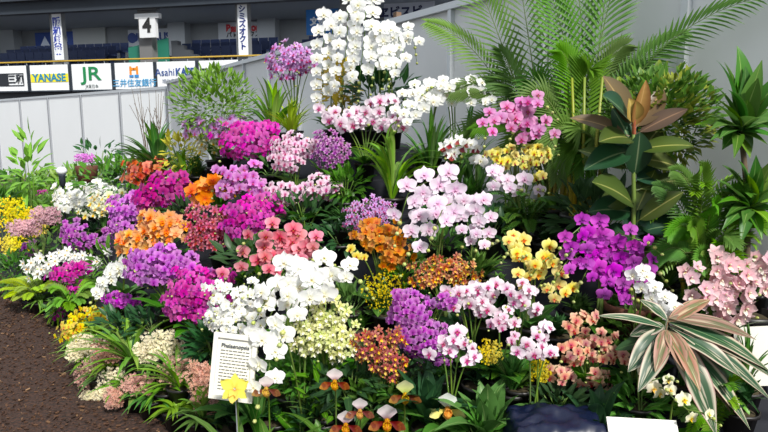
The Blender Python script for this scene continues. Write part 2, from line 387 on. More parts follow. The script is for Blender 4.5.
petal('hood', '#7c2838', '#ecdce0', '#faf8f8'); variety('paph', 'paph', 'paph', 'pouch', 'hood'); variety('paphgreen', 'paph', 'paph', 'pouch', 'limecream'); variety('paphyellow', 'paph', 'yellow', 'gold', 'white')
bm_ = MB(); bm_.blob((0, 0, 0), .5, 0, 6, 5, sz=1.3); BUD = bm_.mesh('bud', [M_bud])

def place(me, name, parent, loc, face, size, roll=0.0):
    o = bpy.data.objects.new(name, me); C.objects.link(o); o.parent = parent
    z = face.normalized(); up = V((0, 0, 1)); y = (up - z*up.dot(z)); y = y.normalized() if y.length > .05 else V((0, 1, 0)); x = y.cross(z)
    Mx = Matrix((x, y, z)).transposed() @ Matrix.Rotation(roll, 3, 'Z')
    o.matrix_basis = Matrix.Translation(loc) @ Mx.to_4x4() @ Matrix.Scale(size, 4)
    return o
# ------------------------------------------------------------------ leaves
def blade(mb, A, B, w, N, sag=0.0, prof='strap', fold=.12, nu=6, m=0, nv=2, wave=0):
    """leaf from A to B, bulging along N by sag (fraction of length)."""
    A, B, N = V(A), V(B), V(N).normalized(); L = (B-A).length; rows = []; uvr = []; Q = (A+B)/2 + N*sag*L*2*.5
    for i in range(nu+1):
        t_ = i/nu; c = A*(1-t_)**2 + Q*2*t_*(1-t_) + B*t_*t_; tg = ((Q-A)*(1-t_)+(B-Q)*t_)
        sd_ = tg.cross(N); sd_ = sd_.normalized() if sd_.length > 1e-6 else V((1, 0, 0)); nn = sd_.cross(tg).normalized()
        if prof == 'strap': wd = min(1, .45+t_*1.5)*(1-max(0, (t_-.5)/.5)**2.0)
        elif prof == 'ovate': wd = math.sin(math.pi*min(1, t_**.85))**.8 if 0 < t_ < 1 else 0
        elif prof == 'lance': wd = math.sin(math.pi*t_**.65) if 0 < t_ < 1 else 0
        else: wd = 1-t_
        wd = max(wd, .03)*w
        r = []; ur = []
        for j in range(nv+1):
            v = j/nv*2-1; r.append(c + sd_*v*wd/2 + nn*(abs(v)*fold*wd + wave*w*math.sin(t_*14+v)*abs(v))); ur.append((t_, j/nv))
        rows.append(r); uvr.append(ur)
    mb.grid(rows, uvr, m)
def strap_clump(mb, c, n, L, w, spread=.7, el=(45, 85), rnd=R, m=0, prof='strap', droop=.25):
    for i in range(n):
        a = 2*math.pi*(i/n)+rnd.uniform(-.4, .4); e = math.radians(rnd.uniform(*el)); l = L*rnd.uniform(.65, 1.1)
        h = V((math.cos(a), math.sin(a), 0)); B = V(c) + h*l*math.cos(e) + V((0, 0, l*math.sin(e)*(1-droop*.5)))
        blade(mb, V(c)+h*.01, B, w*rnd.uniform(.8, 1.2), V((0, 0, 1))*.8-h*.6 + V((0, 0, .2)), sag=droop*rnd.uniform(.5, 1.3), prof=prof, m=m)
def leafy(mb, c, rx, ry, rz, n, L, w, rnd=R, m=0, prof='lance', shell=.4, up=.3):
    for i in range(n):
        while True:
            p = V((rnd.uniform(-1, 1), rnd.uniform(-1, 1), rnd.uniform(-1, 1)))
            if shell < p.length < 1: break
        q = V(c)+V((p.x*rx, p.y*ry, p.z*rz)); dr = (p.normalized()+V((rnd.uniform(-.7, .7), rnd.uniform(-.7, .7), rnd.uniform(-.4, .4)+up))).normalized(); l = L*rnd.uniform(.6, 1.2)
        blade(mb, q, q+dr*l, w*rnd.uniform(.7, 1.2), V((0, -.5, 1)), sag=.12, prof=prof, nu=3, nv=2, m=m)
def frond(mb, A, Q, B, wid, n=30, N=V((0, -.5, .85)), droop=.35, lw=.012, r=.006, m=0, ms=1, start=.2, prof='lance', ang=.75):
    """pinnate frond: rachis along the curve A Q B with leaflets to both sides."""
    pts = [A*(1-t)**2+Q*2*t*(1-t)+B*t*t for t in [i/12 for i in range(13)]]
    mb.tube(pts, [lerp(r, r*.25, i/12) for i in range(13)], 4, ms)
    for i in range(n):
        t = start+(1-start)*(i+.5)/n; c = A*(1-t)**2+Q*2*t*(1-t)+B*t*t; tg = ((Q-A)*(1-t)+(B-Q)*t).normalized()
        s_ = tg.cross(N).normalized(); f = (t-start)/(1-start); l = wid*(math.sin(math.pi*(f*.8+.14))**.7)*R.uniform(.88, 1.1)
        for sg in (1, -1):
            d_ = (s_*sg*math.cos(ang*(.75+.5*f)) + tg*math.sin(ang*(.75+.5*f))).normalized(); E = c + d_*l + V((0, 0, -droop*l*.5))
            blade(mb, c, E, lw, N+V((0, 0, .3)), sag=droop*.3, prof=prof, nu=3, nv=2, fold=.2, m=m)

# ------------------------------------------------------------------ plants
def pot(root, base, r=.06, h=.11, mat=None, z0=0):
    m = MB(); m.lathe((0, 0, z0), [(.001, 0), (r*.75, 0), (r*.97, h*.86), (r*1.08, h*.86), (r*1.08, h), (r*.98, h), (r*.95, h*.85), (.001, h*.85)], 14)
    o = m.build('pot', mat or M_pot, root)
    g = MB(); g.lathe((0, 0, z0), [(r*.93, h*.84), (r*.6, h*.93), (.001, h*.95)], 12); g.build('potting_moss', M_moss, root)
def pot_base(c, drop=.0, minh=.22):
    x, y = c.x, c.y + .05
    return V((x, y, max(0.0, min(T(x, y), c.z - minh))))
def bez(a, q, b, n=8): return [a*(1-t)**2+q*2*t*(1-t)+b*t*t for t in [i/n for i in range(n+1)]]
def leaves_for(root, kind, H, lm, top=.1, n=None, scale=1.):
    m = MB()
    if kind == 'phal': 
        for i in range((n or 6)+3):
            a = i*2.4+R.uniform(-.3, .3); h = V((math.cos(a), math.sin(a), 0)); l = R.uniform(.15, .24)*scale; e = math.radians(R.uniform(8, 45))
            c = V((0, 0, top)); blade(m, c, c+h*l*math.cos(e)+V((0, 0, l*math.sin(e)*.7)), .075*scale, V((0, 0, 1)), sag=.22, prof='ovate', nu=6, fold=.12)
    elif kind == 'strap': strap_clump(m, (0, 0, top), n or 22, H*.85*scale, .03)
    elif kind == 'lance': strap_clump(m, (0, 0, top), n or 16, H*.7*scale, .04, el=(30, 80), prof='lance', droop=.2)
    elif kind == 'bush': leafy(m, (0, 0, top+H*.28), .13*scale, .12*scale, H*.3, n or 60, .07, .026)
    if kind: m.build('foliage', MATS[lm], root)
def head_points(px, py, rx, ry, size_px, dens=1.0, cap=90):
    rx, ry = rx*1.1, ry*1.1; n = int(min(cap, max(3, dens*1.75*rx*ry*3.1416/(size_px**2*.62)))); pts = []; md = size_px*.62; tries = 0
    sh = R.uniform(0, 99)
    while len(pts) < n and tries < n*60:
        tries += 1
        if tries % (n*12) == 0: md *= .85
        a = R.uniform(0, 2*math.pi); r = math.sqrt(R.uniform(0, 1))
        edge = 1 + .75*noise.noise(V((math.cos(a)*2.2+sh, math.sin(a)*2.2, 0)))
        u_, v_ = math.cos(a)*r*edge, math.sin(a)*r*edge; lay = 0 if R.random() < .72 else 1
        if all((u_*rx-p[0]*rx)**2+(v_*ry-p[1]*ry)**2 > md*md or lay != p[2] for p in pts): pts.append((u_, v_, lay))
    return pts
COUNT = [0]
def orchid(name, label, heads, var, fpx, h=.42, leaf='strap', lm='green', cat='orchid', group=None, d=None, spikes=3, dens=1., buds=1, depth=.75, stem=None, nleaf=None, droopy=0, lscale=1., jitter=.3, vars2=None, minh=.22, outw=.75):
    if not isinstance(heads, list): heads = [heads]
    cx = sum(q[0] for q in heads)/len(heads); cy = sum(q[1] for q in heads)/len(heads)
    dd = d or auto_d(cx, cy, h); c0 = P(cx, cy, dd); base = pot_base(c0, minh=minh)
    root = thing(name, label, cat, base, group); pot(root, base); H = c0.z-base.z; top = V((0, 0, .1))
    leaves_for(root, leaf, H, lm, n=nleaf, scale=lscale)
    stem = stem or M_stem; vs = VAR[var]
    for hd in heads:
        px, py, rx, ry = hd[:4]; dh = hd[4] if len(hd) > 4 else dd; vv = VAR[hd[5]] if len(hd) > 5 else vs
        k_ = dh/FPX; c = P(px, py, dh)-base; pts = head_points(px, py, rx, ry, fpx, dens)
        sz = min(rx, ry)*k_*depth
        nsp = max(1, min(spikes, len(pts)//4 or 1)); buckets = [[] for _ in range(nsp)]
        pts.sort(key=lambda p: p[0])
        for i, p in enumerate(pts): buckets[min(nsp-1, i*nsp//len(pts))].append(p)
        for bk in buckets:
            if not bk: continue
            locs = []
            for u_, v_, lay in bk:
                dome = math.sqrt(max(0, 1-min(1, u_*u_+v_*v_)))
                dy = -sz*dome*(1 if lay == 0 else .25)+ (0 if lay == 0 else sz*.4)
                locs.append((c+V((u_*rx*k_*1.1, dy, -v_*ry*k_*1.1)), V((u_*rx, -dome*max(rx, ry)*1.0, -v_*ry))))
            ce = sum((l for l, _ in locs), V())/len(locs); ce.y += sz*.5
            topz = max(l.z for l, _ in locs); tip = V((ce.x, ce.y, lerp(ce.z, topz, .6)))
            m = MB(); path = bez(top+V((R.uniform(-.02, .02), R.uniform(-.02, .02), 0)), V((lerp(0, ce.x, .3), ce.y*.3+.02, lerp(.1, tip.z, .7))), tip, 9)
            m.tube(path, [.0042*(1-.04*i) for i in range(10)], 5)
            for l, o_ in locs:
                q = min(path[3:], key=lambda s: (s-l).length+max(0, s.z-l.z)*.5)
                m.tube([q, (q+l)/2+V((0, 0, .012)), l], .0018, 3)
            sp = m.build('flower_spike', stem, root)
            for l, o_ in locs:
                o_ = o_.normalized(); f = o_*outw+V((0, -.7, .18))+V((R.uniform(-1, 1), R.uniform(-1, 1)*.6, R.uniform(-1, 1)))*jitter + V((0, 0, -droopy))
                me = R.choice(vv); s = fpx*k_*1.18*R.uniform(.82, 1.12)
                place(me, 'blossom', sp, l, f, s, R.uniform(-.5, .5)); COUNT[0] += 1
            for b_ in range(buds):
                l, o_ = R.choice(locs); place(BUD, 'bud', sp, l+V((R.uniform(-1, 1)*fpx*k_*.8, -.01, R.uniform(-1.2, .8)*fpx*k_)), V((R.uniform(-1, 1), -1, .3)), fpx*k_*R.uniform(.16, .28))
    return root
def arch(name, label, arcs, var, fpx, h=.42, d=None, cat='orchid', leaf='phal', lm='green', group=None, buds=3, rank=.36, stem=None, nleaf=6, lscale=1., pitch=.5, face=(0, -1, .1), minh=.22):
    """moth orchid: each arc is a list of pixels from the top of the arch to the tip; optional per-arc depth as a trailing number."""
    ds = [a[-1] if isinstance(a[-1], (int, float)) else None for a in arcs]; arcs = [a[:-1] if isinstance(a[-1], (int, float)) else a for a in arcs]
    m0 = arcs[0][0]; cx = sum(a[0][0] for a in arcs)/len(arcs); cy = sum(a[0][1] for a in arcs)/len(arcs)
    mx = sum(p[0] for a in arcs for p in a)/sum(len(a) for a in arcs); my = sum(p[1] for a in arcs for p in a)/sum(len(a) for a in arcs)
    dd = d or auto_d(mx, my, h); c0 = P(cx, cy, dd); base = pot_base(P(lerp(cx, mx, .4), cy, dd), minh=minh)
    root = thing(name, label, cat, base, group); pot(root, base, .065, .12); leaves_for(root, leaf, c0.z-base.z, lm, n=nleaf, scale=lscale)
    stem = stem or M_stem
    for ai, a in enumerate(arcs):
        da = ds[ai] or dd; k_ = da/FPX; n = len(a); W_ = [P(p[0], p[1], da-(i/(max(1, n-1)))*.06*(1+0*ai))-base for i, p in enumerate(a)]
        up = bez(V((R.uniform(-.02, .02), 0, .11)), V((lerp(0, W_[0].x, .2), W_[0].y+.08, W_[0].z*.95)), W_[0]+V((0, .02, 0)), 8)
        # dense polyline
        pl = []
        for p, q in zip(W_, W_[1:]):
            kk = max(2, int((q-p).length/.02)); pl += [p.lerp(q, i/kk) for i in range(kk)]
        pl.append(W_[-1]); m = MB(); full = up+pl[1:]
        m.tube(full, [lerp(.0045, .0022, i/len(full)) for i in range(len(full))], 5)
        L = sum((q-p).length for p, q in zip(pl, pl[1:])); step = fpx*k_*pitch; nf = max(2, int(L/step)+1); fl = []
        for i in range(nf):
            t = i/(nf-1); q = pl[min(len(pl)-1, int(t*(len(pl)-1)))]; q2 = pl[min(len(pl)-1, int(t*(len(pl)-1))+1)]; tg = (q2-q); 
            tg = tg.normalized() if tg.length > 1e-6 else V((0, 0, -1))
            sd_ = tg.cross(V(face)).normalized(); sg = 1 if i % 2 else -1
            l = q + sd_*sg*fpx*k_*rank + V((0, -fpx*k_*.3, 0)); s = fpx*k_*lerp(1.15, .85, t)*R.uniform(.93, 1.07)
            m.tube([q, l], .002, 3); fl.append((l, V(face)+sd_*sg*.3+V((R.uniform(-.25, .25), 0, R.uniform(-.15, .2))), s))
        for b_ in range(buds):
            t = (b_+1); e = W_[-1]+(W_[-1]-W_[-2]).normalized()*fpx*k_*.4*t + V((0, 0, -.004*t*t)); m.tube([W_[-1], e], .0016, 3); fl.append((e, None, fpx*k_*.3*(1-.12*t)))
        sp = m.build('flower_spike', stem, root)
        for l, f, s in fl:
            if f is None: place(BUD, 'bud', sp, l, V((0, -1, .2)), s)
            else: place(R.choice(VAR[var]), 'blossom', sp, l, f, s, R.uniform(-.12, .12)); COUNT[0] += 1
    return root
def spray(name, label, heads, pm, n, fsize, h=.35, cat='flowering plant', leaf='bush', lm='green', d=None, tall=.5, k=4, group=None, star=5, lscale=1., nleaf=None):
    """countless tiny flowers: each spray is one mesh of hundreds of little stars."""
    cx = sum(q[0] for q in heads)/len(heads); cy = sum(q[1] for q in heads)/len(heads); dd = d or auto_d(cx, cy, h); c0 = P(cx, cy, dd); base = pot_base(c0, minh=.16)
    root = thing(name, label, cat, base, group); pot(root, base); leaves_for(root, leaf, c0.z-base.z, lm, scale=lscale, n=nleaf)
    for hd in heads:
        px, py, rx, ry = hd[:4]; k_ = dd/FPX; c = P(px, py, dd)-base
        for s in range(k):
            ox = (s+.5)/k*2-1; m = MB(); m.tube(bez(V((0, 0, .1)), V((c.x*.3, 0, c.z*.7)), c+V((ox*rx*k_*.6, 0, 0)), 6), .0025, 4, 1)
            for i in range(n//k):
                while True:
                    a, b, g = R.uniform(-1, 1), R.uniform(-1, 1), R.uniform(-1, 1)
                    if a*a+b*b+g*g < 1: break
                q = c+V((ox*rx*k_*.62+a*rx*k_*(.5 if k > 1 else 1)*1.1, g*min(rx, ry)*k_*.7, b*ry*k_)); f = V((R.uniform(-1, 1), -1, R.uniform(-.4, 1))).normalized()
                x = f.cross(V((0, 0, 1))).normalized(); y = x.cross(f)
                ss = fsize*R.uniform(.6, 1.25); b0 = len(m.v); m.v.append(q+f*ss*-.1)
                for j in range(star*2):
                    g2 = math.pi*j/star; rr = ss*(.5 if j % 2 == 0 else .24); m.v.append(q+(x*math.cos(g2)+y*math.sin(g2))*rr+f*ss*.12*(1 if j % 2 == 0 else 0))
                for j in range(star*2): m.face((b0, b0+1+j, b0+1+(j+1) % (star*2)), ((0, .5), (1, 0), (1, 1)))
            m.build('flower_spray', [MATS[pm], M_stem], root)
    return root
def green(name, label, px, py, hpx, kind, lm, d=None, h=.3, n=40, L=.2, w=.02, cat='plant', wpx=None, group=None, single=False, spread=(30, 85), droop=.3):
    """foliage plant: centre of its leaves at the pixel, hpx half-height"""
    dd = d or auto_d(px, py, h); c = P(px, py, dd); k_ = dd/FPX; base = V((c.x, c.y+.03, max(0, min(T(c.x, c.y+.03), c.z-hpx*k_-.02))))
    root = thing(name, label, cat, base, group); pot(root, base, .07, .1); top = V((0, 0, .09)); rh = hpx*k_; rw = (wpx or hpx)*k_; cz = c.z-base.z
    if kind == 'strap':
        for i in range(n):
            a = 2*math.pi*i/n*1.0+R.uniform(-.3, .3)*2; hh = V((math.cos(a)*rw/max(rh, 1e-3)*1.0, math.sin(a)*.8, 0)); zz = R.uniform(*spread)
            e = math.radians(zz); l = (cz+rh-.09)*R.uniform(.75, 1.1)
            B = top+V((hh.x*rw*1.1 if False else math.cos(a)*rw*math.cos(e)*1.5, math.sin(a)*rw*math.cos(e)*1.2, l*math.sin(e)**.8*(1-.35*math.cos(e))))
            m = MB(); blade(m, top+V((math.cos(a), math.sin(a), 0))*.012, B, w*R.uniform(.8, 1.2), V((-math.cos(a)*.5, -math.sin(a)*.5, 1)), sag=droop*R.uniform(.6, 1.2), nu=8, fold=.18); m.build('leaf', MATS[lm], root)
    elif kind == 'bush':
        m = MB()
        for i in range(9):
            e = V((R.uniform(-.7, .7)*rw, R.uniform(-.5, .5)*rw, cz+R.uniform(-.4, .7)*rh)); m.tube(bez(top, V((e.x*.3, e.y*.3, e.z*.6)), e, 6), .003, 4)
        m.build('stem', M_bark if h > .6 else M_stem, root); m = MB(); leafy(m, (0, 0, cz), rw, rw*.7, rh, n, L, w, shell=.15); m.build('foliage', MATS[lm], root)
    elif kind == 'fern':
        for i in range(n):
            a = 2*math.pi*i/n+R.uniform(-.3, .3); e = R.uniform(.2, 1.0); B = top+V((math.cos(a)*rw*1.1, math.sin(a)*rw*.8, (cz+rh-.09)*e)); Q = top+V((math.cos(a)*rw*.35, math.sin(a)*rw*.3, (cz+rh-.09)*(e*.6+.55)))
            m = MB(); frond(m, top, Q, B, L, 16, V((0, -.3, 1)), .25, w, .0025, prof='lance'); m.build('frond', [MATS[lm], M_stem], root)
    elif kind == 'lance':
        m = MB(); strap_clump(m, top, n, (cz+rh-.09)*1.05, w, el=(25, 85), prof='lance', droop=droop)
        if h < .15: strap_clump(m, top, 18, .2, w*1.2, el=(-12, 25), prof='lance', droop=.5)
        m.build('foliage', MATS[lm], root)
    return root
# ------------------------------------------------------------------ the stadium stand behind the fence
SO = V((-17.9, 28, 0)); SA = V((.973, -.232, 0)); SB = V((.232, .973, 0)); SANG = math.atan2(-.232, .973)
def st(px, py, off=0.0):
    """where the view through a pixel meets the plane `off` metres behind the stand's front: (along, height)"""
    r = ray(px, py); o = SO + SB*off; t = (o-CAM).dot(SB)/r.dot(SB); p = CAM+r*t; return (p-o).dot(SA), p.z
def sp_(a, off, z): q = SO+SA*a+SB*off; return V((q.x, q.y, z))
def sbox(m, a0, a1, o0_, o1, z0, z1, mi=0):
    c = sp_((a0+a1)/2, (o0_+o1)/2, (z0+z1)/2); m.box(c, (a1-a0, o1-o0_, z1-z0), mi, SANG)
ZF, ZT = 3.05, 4.18
m = MB(); sbox(m, -10, 34, .12, .5, 0, 4.15); struct('wall_stand_front', m, M_concd)
m = MB(); sbox(m, -10, 34, .5, 7.2, 4.0, 4.2); struct('floor_concourse', m, M_conc)
m = MB(); sbox(m, -10, 34, 7, 7.3, 4, 8.4); struct('wall_concourse_back', m, M_conc)
m = MB(); sbox(m, -10, 34, .2, 7.2, 6.95, 7.2); struct('ceiling_concourse', m, simple('ceiling_grey', '#7c8188', .9))
m = MB(); sbox(m, -10, 34, 0, .35, 6.42, 6.95); struct('trim_fascia', m, M_fascia)
m = MB(); sbox(m, -10, 34, -.3, .2, 6.9, 7.0); struct('trim_fascia_lip', m, M_fascia)
m = MB(); sbox(m, -10, 34, -.1, 3, 7.0, 9.4); struct('wall_upper_stand', m, M_white)
def text(body, root, loc, size, col, rz=0, rx=math.pi/2, align='CENTER', thick=0, name='lettering', ry=0, sx=1):
    cu = bpy.data.curves.new(name, 'FONT'); cu.body = body; cu.size = size; cu.align_x = align; cu.align_y = 'CENTER'; cu.extrude = .002; cu.offset = thick; cu.space_line = .95
    cu.materials.append(ink(col)); tmp = bpy.data.objects.new('tmp', cu); me = bpy.data.meshes.new_from_object(tmp); me.name = name
    bpy.data.objects.remove(tmp); o = bpy.data.objects.new(name, me); C.objects.link(o); o.parent = root; o.location = loc; o.rotation_euler = (rx, ry, rz); o.scale = (sx, 1, 1)
    return o
def board(px0, px1, py, label, col=None, off=-.06, z0=None, z1=None, name='advertising_board', rim=True, cat='advertising board', group='advertising boards along the stand front'):
    a0, a1 = st(px0, py, off)[0], st(px1, py, off)[0]; c = sp_((a0+a1)/2, off, (z0+z1)/2); r = thing(name, label, cat, c, group, SANG)
    m = MB(); m.box((0, 0, 0), (a1-a0, .05, z1-z0)); m.build('panel', col or M_white, r, False)
    if rim:
        m = MB(); W_, H_ = a1-a0, z1-z0
        for s in (-1, 1): m.box((s*W_/2, -.01, 0), (.07, .07, H_)); 
        m.box((0, -.01, -H_/2), (W_, .07, .06)); m.build('frame', M_fascia, r, False)
    return r, a1-a0, z1-z0
b, W_, H_ = board(-14, 28.5, 80, 'white advertising board with a boxed black logo, at the left end of the row', z0=ZF, z1=ZT)
m = MB()
for x0, x1, y0, y1 in ((-.15, .95, .2, .24), (-.15, .95, -.32, -.28), (.91, .95, -.3, .24), (-.4, .12, -.32, .24)): m.box(((x0+x1)/2, -.045, (y0+y1)/2), (x1-x0, .01, y1-y0))
m.build('logo_box', ink('#20242c'), b, False); text('三和', b, (.52, -.05, -.05), .42, '#20242c', thick=.012)
b, W_, H_ = board(30.5, 70, 80, 'white advertising board with blue capitals over a yellow bar', z0=ZF, z1=ZT)
m = MB(); m.box((0, -.035, 0), (1.95, .01, .36)); m.build('yellow_bar', ink('#e8dc30'), b, False); text('YANASE', b, (0, -.05, 0), .46, '#2080a8', thick=.016, sx=1.02)
b, W_, H_ = board(72, 113, 80, 'white advertising board with large green JR letters', z0=ZF, z1=ZT)
text('JR', b, (0, -.05, .12), .8, '#108048', thick=.012, sx=1.4); text('JR東日本', b, (0, -.05, -.4), .17, '#30403c')
b, W_, H_ = board(115, 155, 80, 'white advertising board with an orange and blue emblem over blue characters', z0=ZF, z1=ZT)
m = MB()
for s in (-1, 1): m.box((s*.16, -.04, .18), (.1, .01, .46)); m.box((s*.08, -.042, .3 if s < 0 else .3), (.22, .01, .1))
m.build('emblem', ink('#e88c20'), b, False); m = MB(); m.box((.13, -.046, .0), (.2, .01, .12)); m.box((-.12, -.046, .0), (.2, .01, .1)); m.build('emblem_base', ink('#3888c8'), b, False)
text('三井住友銀行', b, (0, -.05, -.3), .34, '#4898c8', thick=.004, sx=1.05)
b, W_, H_ = board(157, 197, 80, 'white advertising board with dark blue AsahiKASEI lettering', z0=ZF, z1=ZT)
text('Asahi', b, (-.98, -.05, .12), .42, '#28488c', align='LEFT'); text('KASEI', b, (-.02, -.05, .12), .42, '#28488c', align='LEFT', thick=.014, sx=.92); text('旭化成ホームズ', b, (0, -.05, -.24), .19, '#405070')
b, W_, H_ = board(199, 240, 80, 'white advertising board with black serif-like TOTO letters, half behind the fence', z0=ZF, z1=ZT)
text('TOTO', b, (0, -.05, .02), .56, '#18242c', thick=.018, sx=1.05)
b, W_, H_ = board(242, 284, 80, 'blank white advertising board at the right end of the row', z0=ZF, z1=ZT)
# fill lights added under the concourse ceiling to brighten it, no real fittings
for i in range(7):
    ld = bpy.data.lights.new('concourse_fill', 'AREA'); ld.shape = 'RECTANGLE'; ld.size = 4.5; ld.size_y = 1.2; ld.energy = 95; ld.color = (.9, .95, 1)
    lo = bpy.data.objects.new('concourse_fill', ld); C.objects.link(lo); lo.location = sp_(-1+i*5.2, 4.0, 6.9); lo.rotation_euler = (0, 0, SANG)
# rail
t = thing('guard_rail', 'thin yellowish guard rail running along the top of the stand front', 'rail', sp_(0, 0, 4.3))
m = MB()
for za in (4.33,): m.tube([sp_(-10, -.05, za)-t.location, sp_(34, -.05, za)-t.location], .035, 6)
m.build('top_rail', M_rail, t); m = MB()
for i in range(-9, 34): m.tube([sp_(i, .0, 4.1)-t.location, sp_(i, -.04, 4.33)-t.location], .02, 4)
m.build('post', M_post, t)
# rows of blue seats: each row of seats is built seat by seat
def seat_mesh():
    m = MB(); m.box((0, 0, .42), (.44, .42, .06)); m.box((0, .2, .66), (.44, .05, .42)); m.box((0, .02, .2), (.08, .3, .4)); return m.mesh('stadium_seat', [M_seat], False)
SEAT = seat_mesh()
for row in range(3):
    off = 2.0+row*.9; z = 4.2+row*.28
    mm = MB(); sbox(mm, -10, 34, off-.4, off+.5, 4.2, z+.001 if row else 4.205); struct('floor_seat_step_%d' % (row+1), mm, M_conc)
    for i in range(62):
        a = -2.4+i*.5
        if (i % 16) in (14, 15, 0) or 6.3 < a < 8.1 or a > st(348, 60, .6)[0]: continue
        o = bpy.data.objects.new('stadium_seat', SEAT); C.objects.link(o); o.location = sp_(a, off, z); o.rotation_euler = (0, 0, SANG)
        bay = sum(a > st(q, 60, .6)[0] for q in (58, 147, 243, 348)); rn = ['lowest', 'middle', 'top'][row]
        bn = ['left of the column with the four-character banner', 'between the four-character banner and the number sign', 'between the number sign and the six-character banner', 'right of the six-character banner', 'behind the tall white orchids'][bay]
        tag(o, 'blue stadium seat, %s row, %s' % (rn, bn), 'seat', 'stadium seats, %s row, %s' % (rn, bn))
# columns
ci = 1
for px, wd in ((58, .5), (147, .62), (243, .5), (348, .62)):
    a, z = st(px, 60, .6); m = MB(); sbox(m, a-wd/2, a+wd/2, .55, .95, 4, 6.95); struct('column_%d' % ci, m, M_conc if wd < .6 else simple('column_grey%d' % ci, '#6c6c6c', .8)); ci += 1
for px in (10, 179, 268):
    a, z = st(px, 50, 6.6); m = MB(); sbox(m, a-.5, a+.5, 6.4, 7.0, 4, 6.95); struct('column_%d' % ci, m, simple('pale_column%d' % ci, '#8c9094', .8)); ci += 1
def vbanner(px, txt, label, col, z0, z1, wd):
    a, _ = st(px, 40, .45); r = thing('column_banner', label, 'banner', sp_(a, .45, (z0+z1)/2), 'vertical banners on the stand columns', SANG)
    m = MB(); m.box((0, 0, 0), (wd, .04, z1-z0)); m.build('cloth', M_white, r, False)
    text('\n'.join(txt), r, (0, -.03, .0), (z1-z0)*.86/len(txt)/1.0, col, thick=.012)
vbanner(58, '阪和興業', 'narrow white banner with four blue characters running down a column', '#2038a0', 4.45, 6.45, .46)
vbanner(243, 'シミズオクト', 'narrow white banner with six navy characters running down a column', '#182c78', 4.4, 6.6, .42)
a, _ = st(147, 26, .3); r = thing('number_sign', 'white hanging number sign with a dark figure four on the column', 'sign', sp_(a, .3, 5.72), None, SANG)
m = MB(); m.box((0, .1, 0), (.78, .2, .95)); m.box((0, .1, .42), (1.15, .22, .2)); m.build('lamp_box', simple('sign_white', '#d8dadc', .5), r, False)
text('4', r, (0, -.02, 0), .8, '#202020', thick=.03); m = MB(); m.box((0, .15, .78), (.9, .3, .22)); m.build('top_housing', M_conc, r, False)
def bsign(px0, px1, py0, py1, label, mat, txts, off=6.9, rim=False):
    a0, z1 = st(px0, py0, off); a1, z0 = st(px1, py1, off); r, W_, H_ = board(px0, px1, py0, label, mat, off, z0, z1, 'wall_sign', False, 'sign', 'signs on the back wall of the concourse')
    for tx, x, z, s, col, th in txts: text(tx, r, (x*W_/2, -.04, z*H_/2), s*H_, col, thick=th)
    return r, W_, H_
M_sb = simple('sign_blue', '#1c3c84', .6); M_sb2 = simple('sign_blue_bright', '#1c6cb8', .6); M_sgrey = simple('sign_grey_white', '#a8acb2', .6); M_sg2 = simple('sign_bluegrey', '#b4bccc', .6)
r, W_, H_ = bsign(35, 73, 33, 49, 'deep blue wall sign with a white triangle beside the first column', M_sb, [('中', .5, 0, .6, '#b8c4dc', .02)])
m = MB(); b0 = len(m.v); m.v += [V((-.95, -.04, -.3)), V((-.25, -.04, -.3)), V((-.6, -.04, .28))]; m.face((b0, b0+1, b0+2), ((0, 0), (1, 0), (.5, 1))); m.build('triangle', ink('#c8d0e0'), r, False)
bsign(-6, 6, 36, 52, 'dark blue wall sign cut by the left edge of the picture', M_sb, [])
r, W_, H_ = bsign(128, 174, 30, 45, 'pale wall sign with navy UNITRUST capitals behind the number sign', M_sgrey, [('UNITRUST', .12, 0, .66, '#1c3470', .025)])
m = MB(); m.lathe((0, 0, 0), [(.0, 0), (.28, 0), (.28, .02), (.0, .02)], 16); e = m.build('round_emblem', ink('#1c3470'), r, False, (-W_/2*.82, -.03, 0)); e.rotation_euler = (math.pi/2, 0, 0)
bsign(218, 264, 23, 39, 'pale wall sign with red lettering above black lettering', M_sgrey, [('BanDaion', .1, .3, .55, '#b02430', .03), ('パトロックス', .1, -.45, .36, '#202020', .01)])
bsign(306, 338, 10, 34, 'bright blue wall sign with white characters left of the tall white orchids', M_sb2, [('文化シ', .0, .0, .34, '#e8f0f8', .02)], off=2.0)
bsign(384, 434, 4, 21, 'blue-grey wall sign with navy characters above the sloping fence', M_sg2, [('ヱビスビール', .1, 0, .62, '#14204c', .02)], off=2.0)
a, z = st(168, 56, 3.0); r = thing('green_stair_panel', 'teal green panel beside a stair slope in the stand', 'panel', sp_(a+.35, .95, 4.2), None, SANG)
m = MB(); b0 = len(m.v)
for y in (0, .06): m.v += [V((-1.0, y, 0)), V((1.0, y, 0)), V((1.0, y, 1.1)), V((-1.0, y, .75))]
for f in ((0, 1, 2, 3), (7, 6, 5, 4), (0, 4, 5, 1), (1, 5, 6, 2), (2, 6, 7, 3), (3, 7, 4, 0)): m.face(tuple(b0+i for i in f), ((0, 0), (1, 0), (1, 1), (0, 1)))
m.build('panel', M_green, r, False); m = MB()
for i in range(5): m.box((1.2+i*.3, .3, .1*(5-i)), (.3, .3, .2*(5-i)))
m.build('stair', M_concd, r, False)
# pale wall recess in the back wall
a0, z1 = st(72, 28, 6.9); a1, z0 = st(107, 60, 6.9); m = MB(); sbox(m, a0, a1, 6.88, 7.0, 4.2, z1); struct('wall_recess', m, simple('recess_grey', '#9a9d9c', .8))

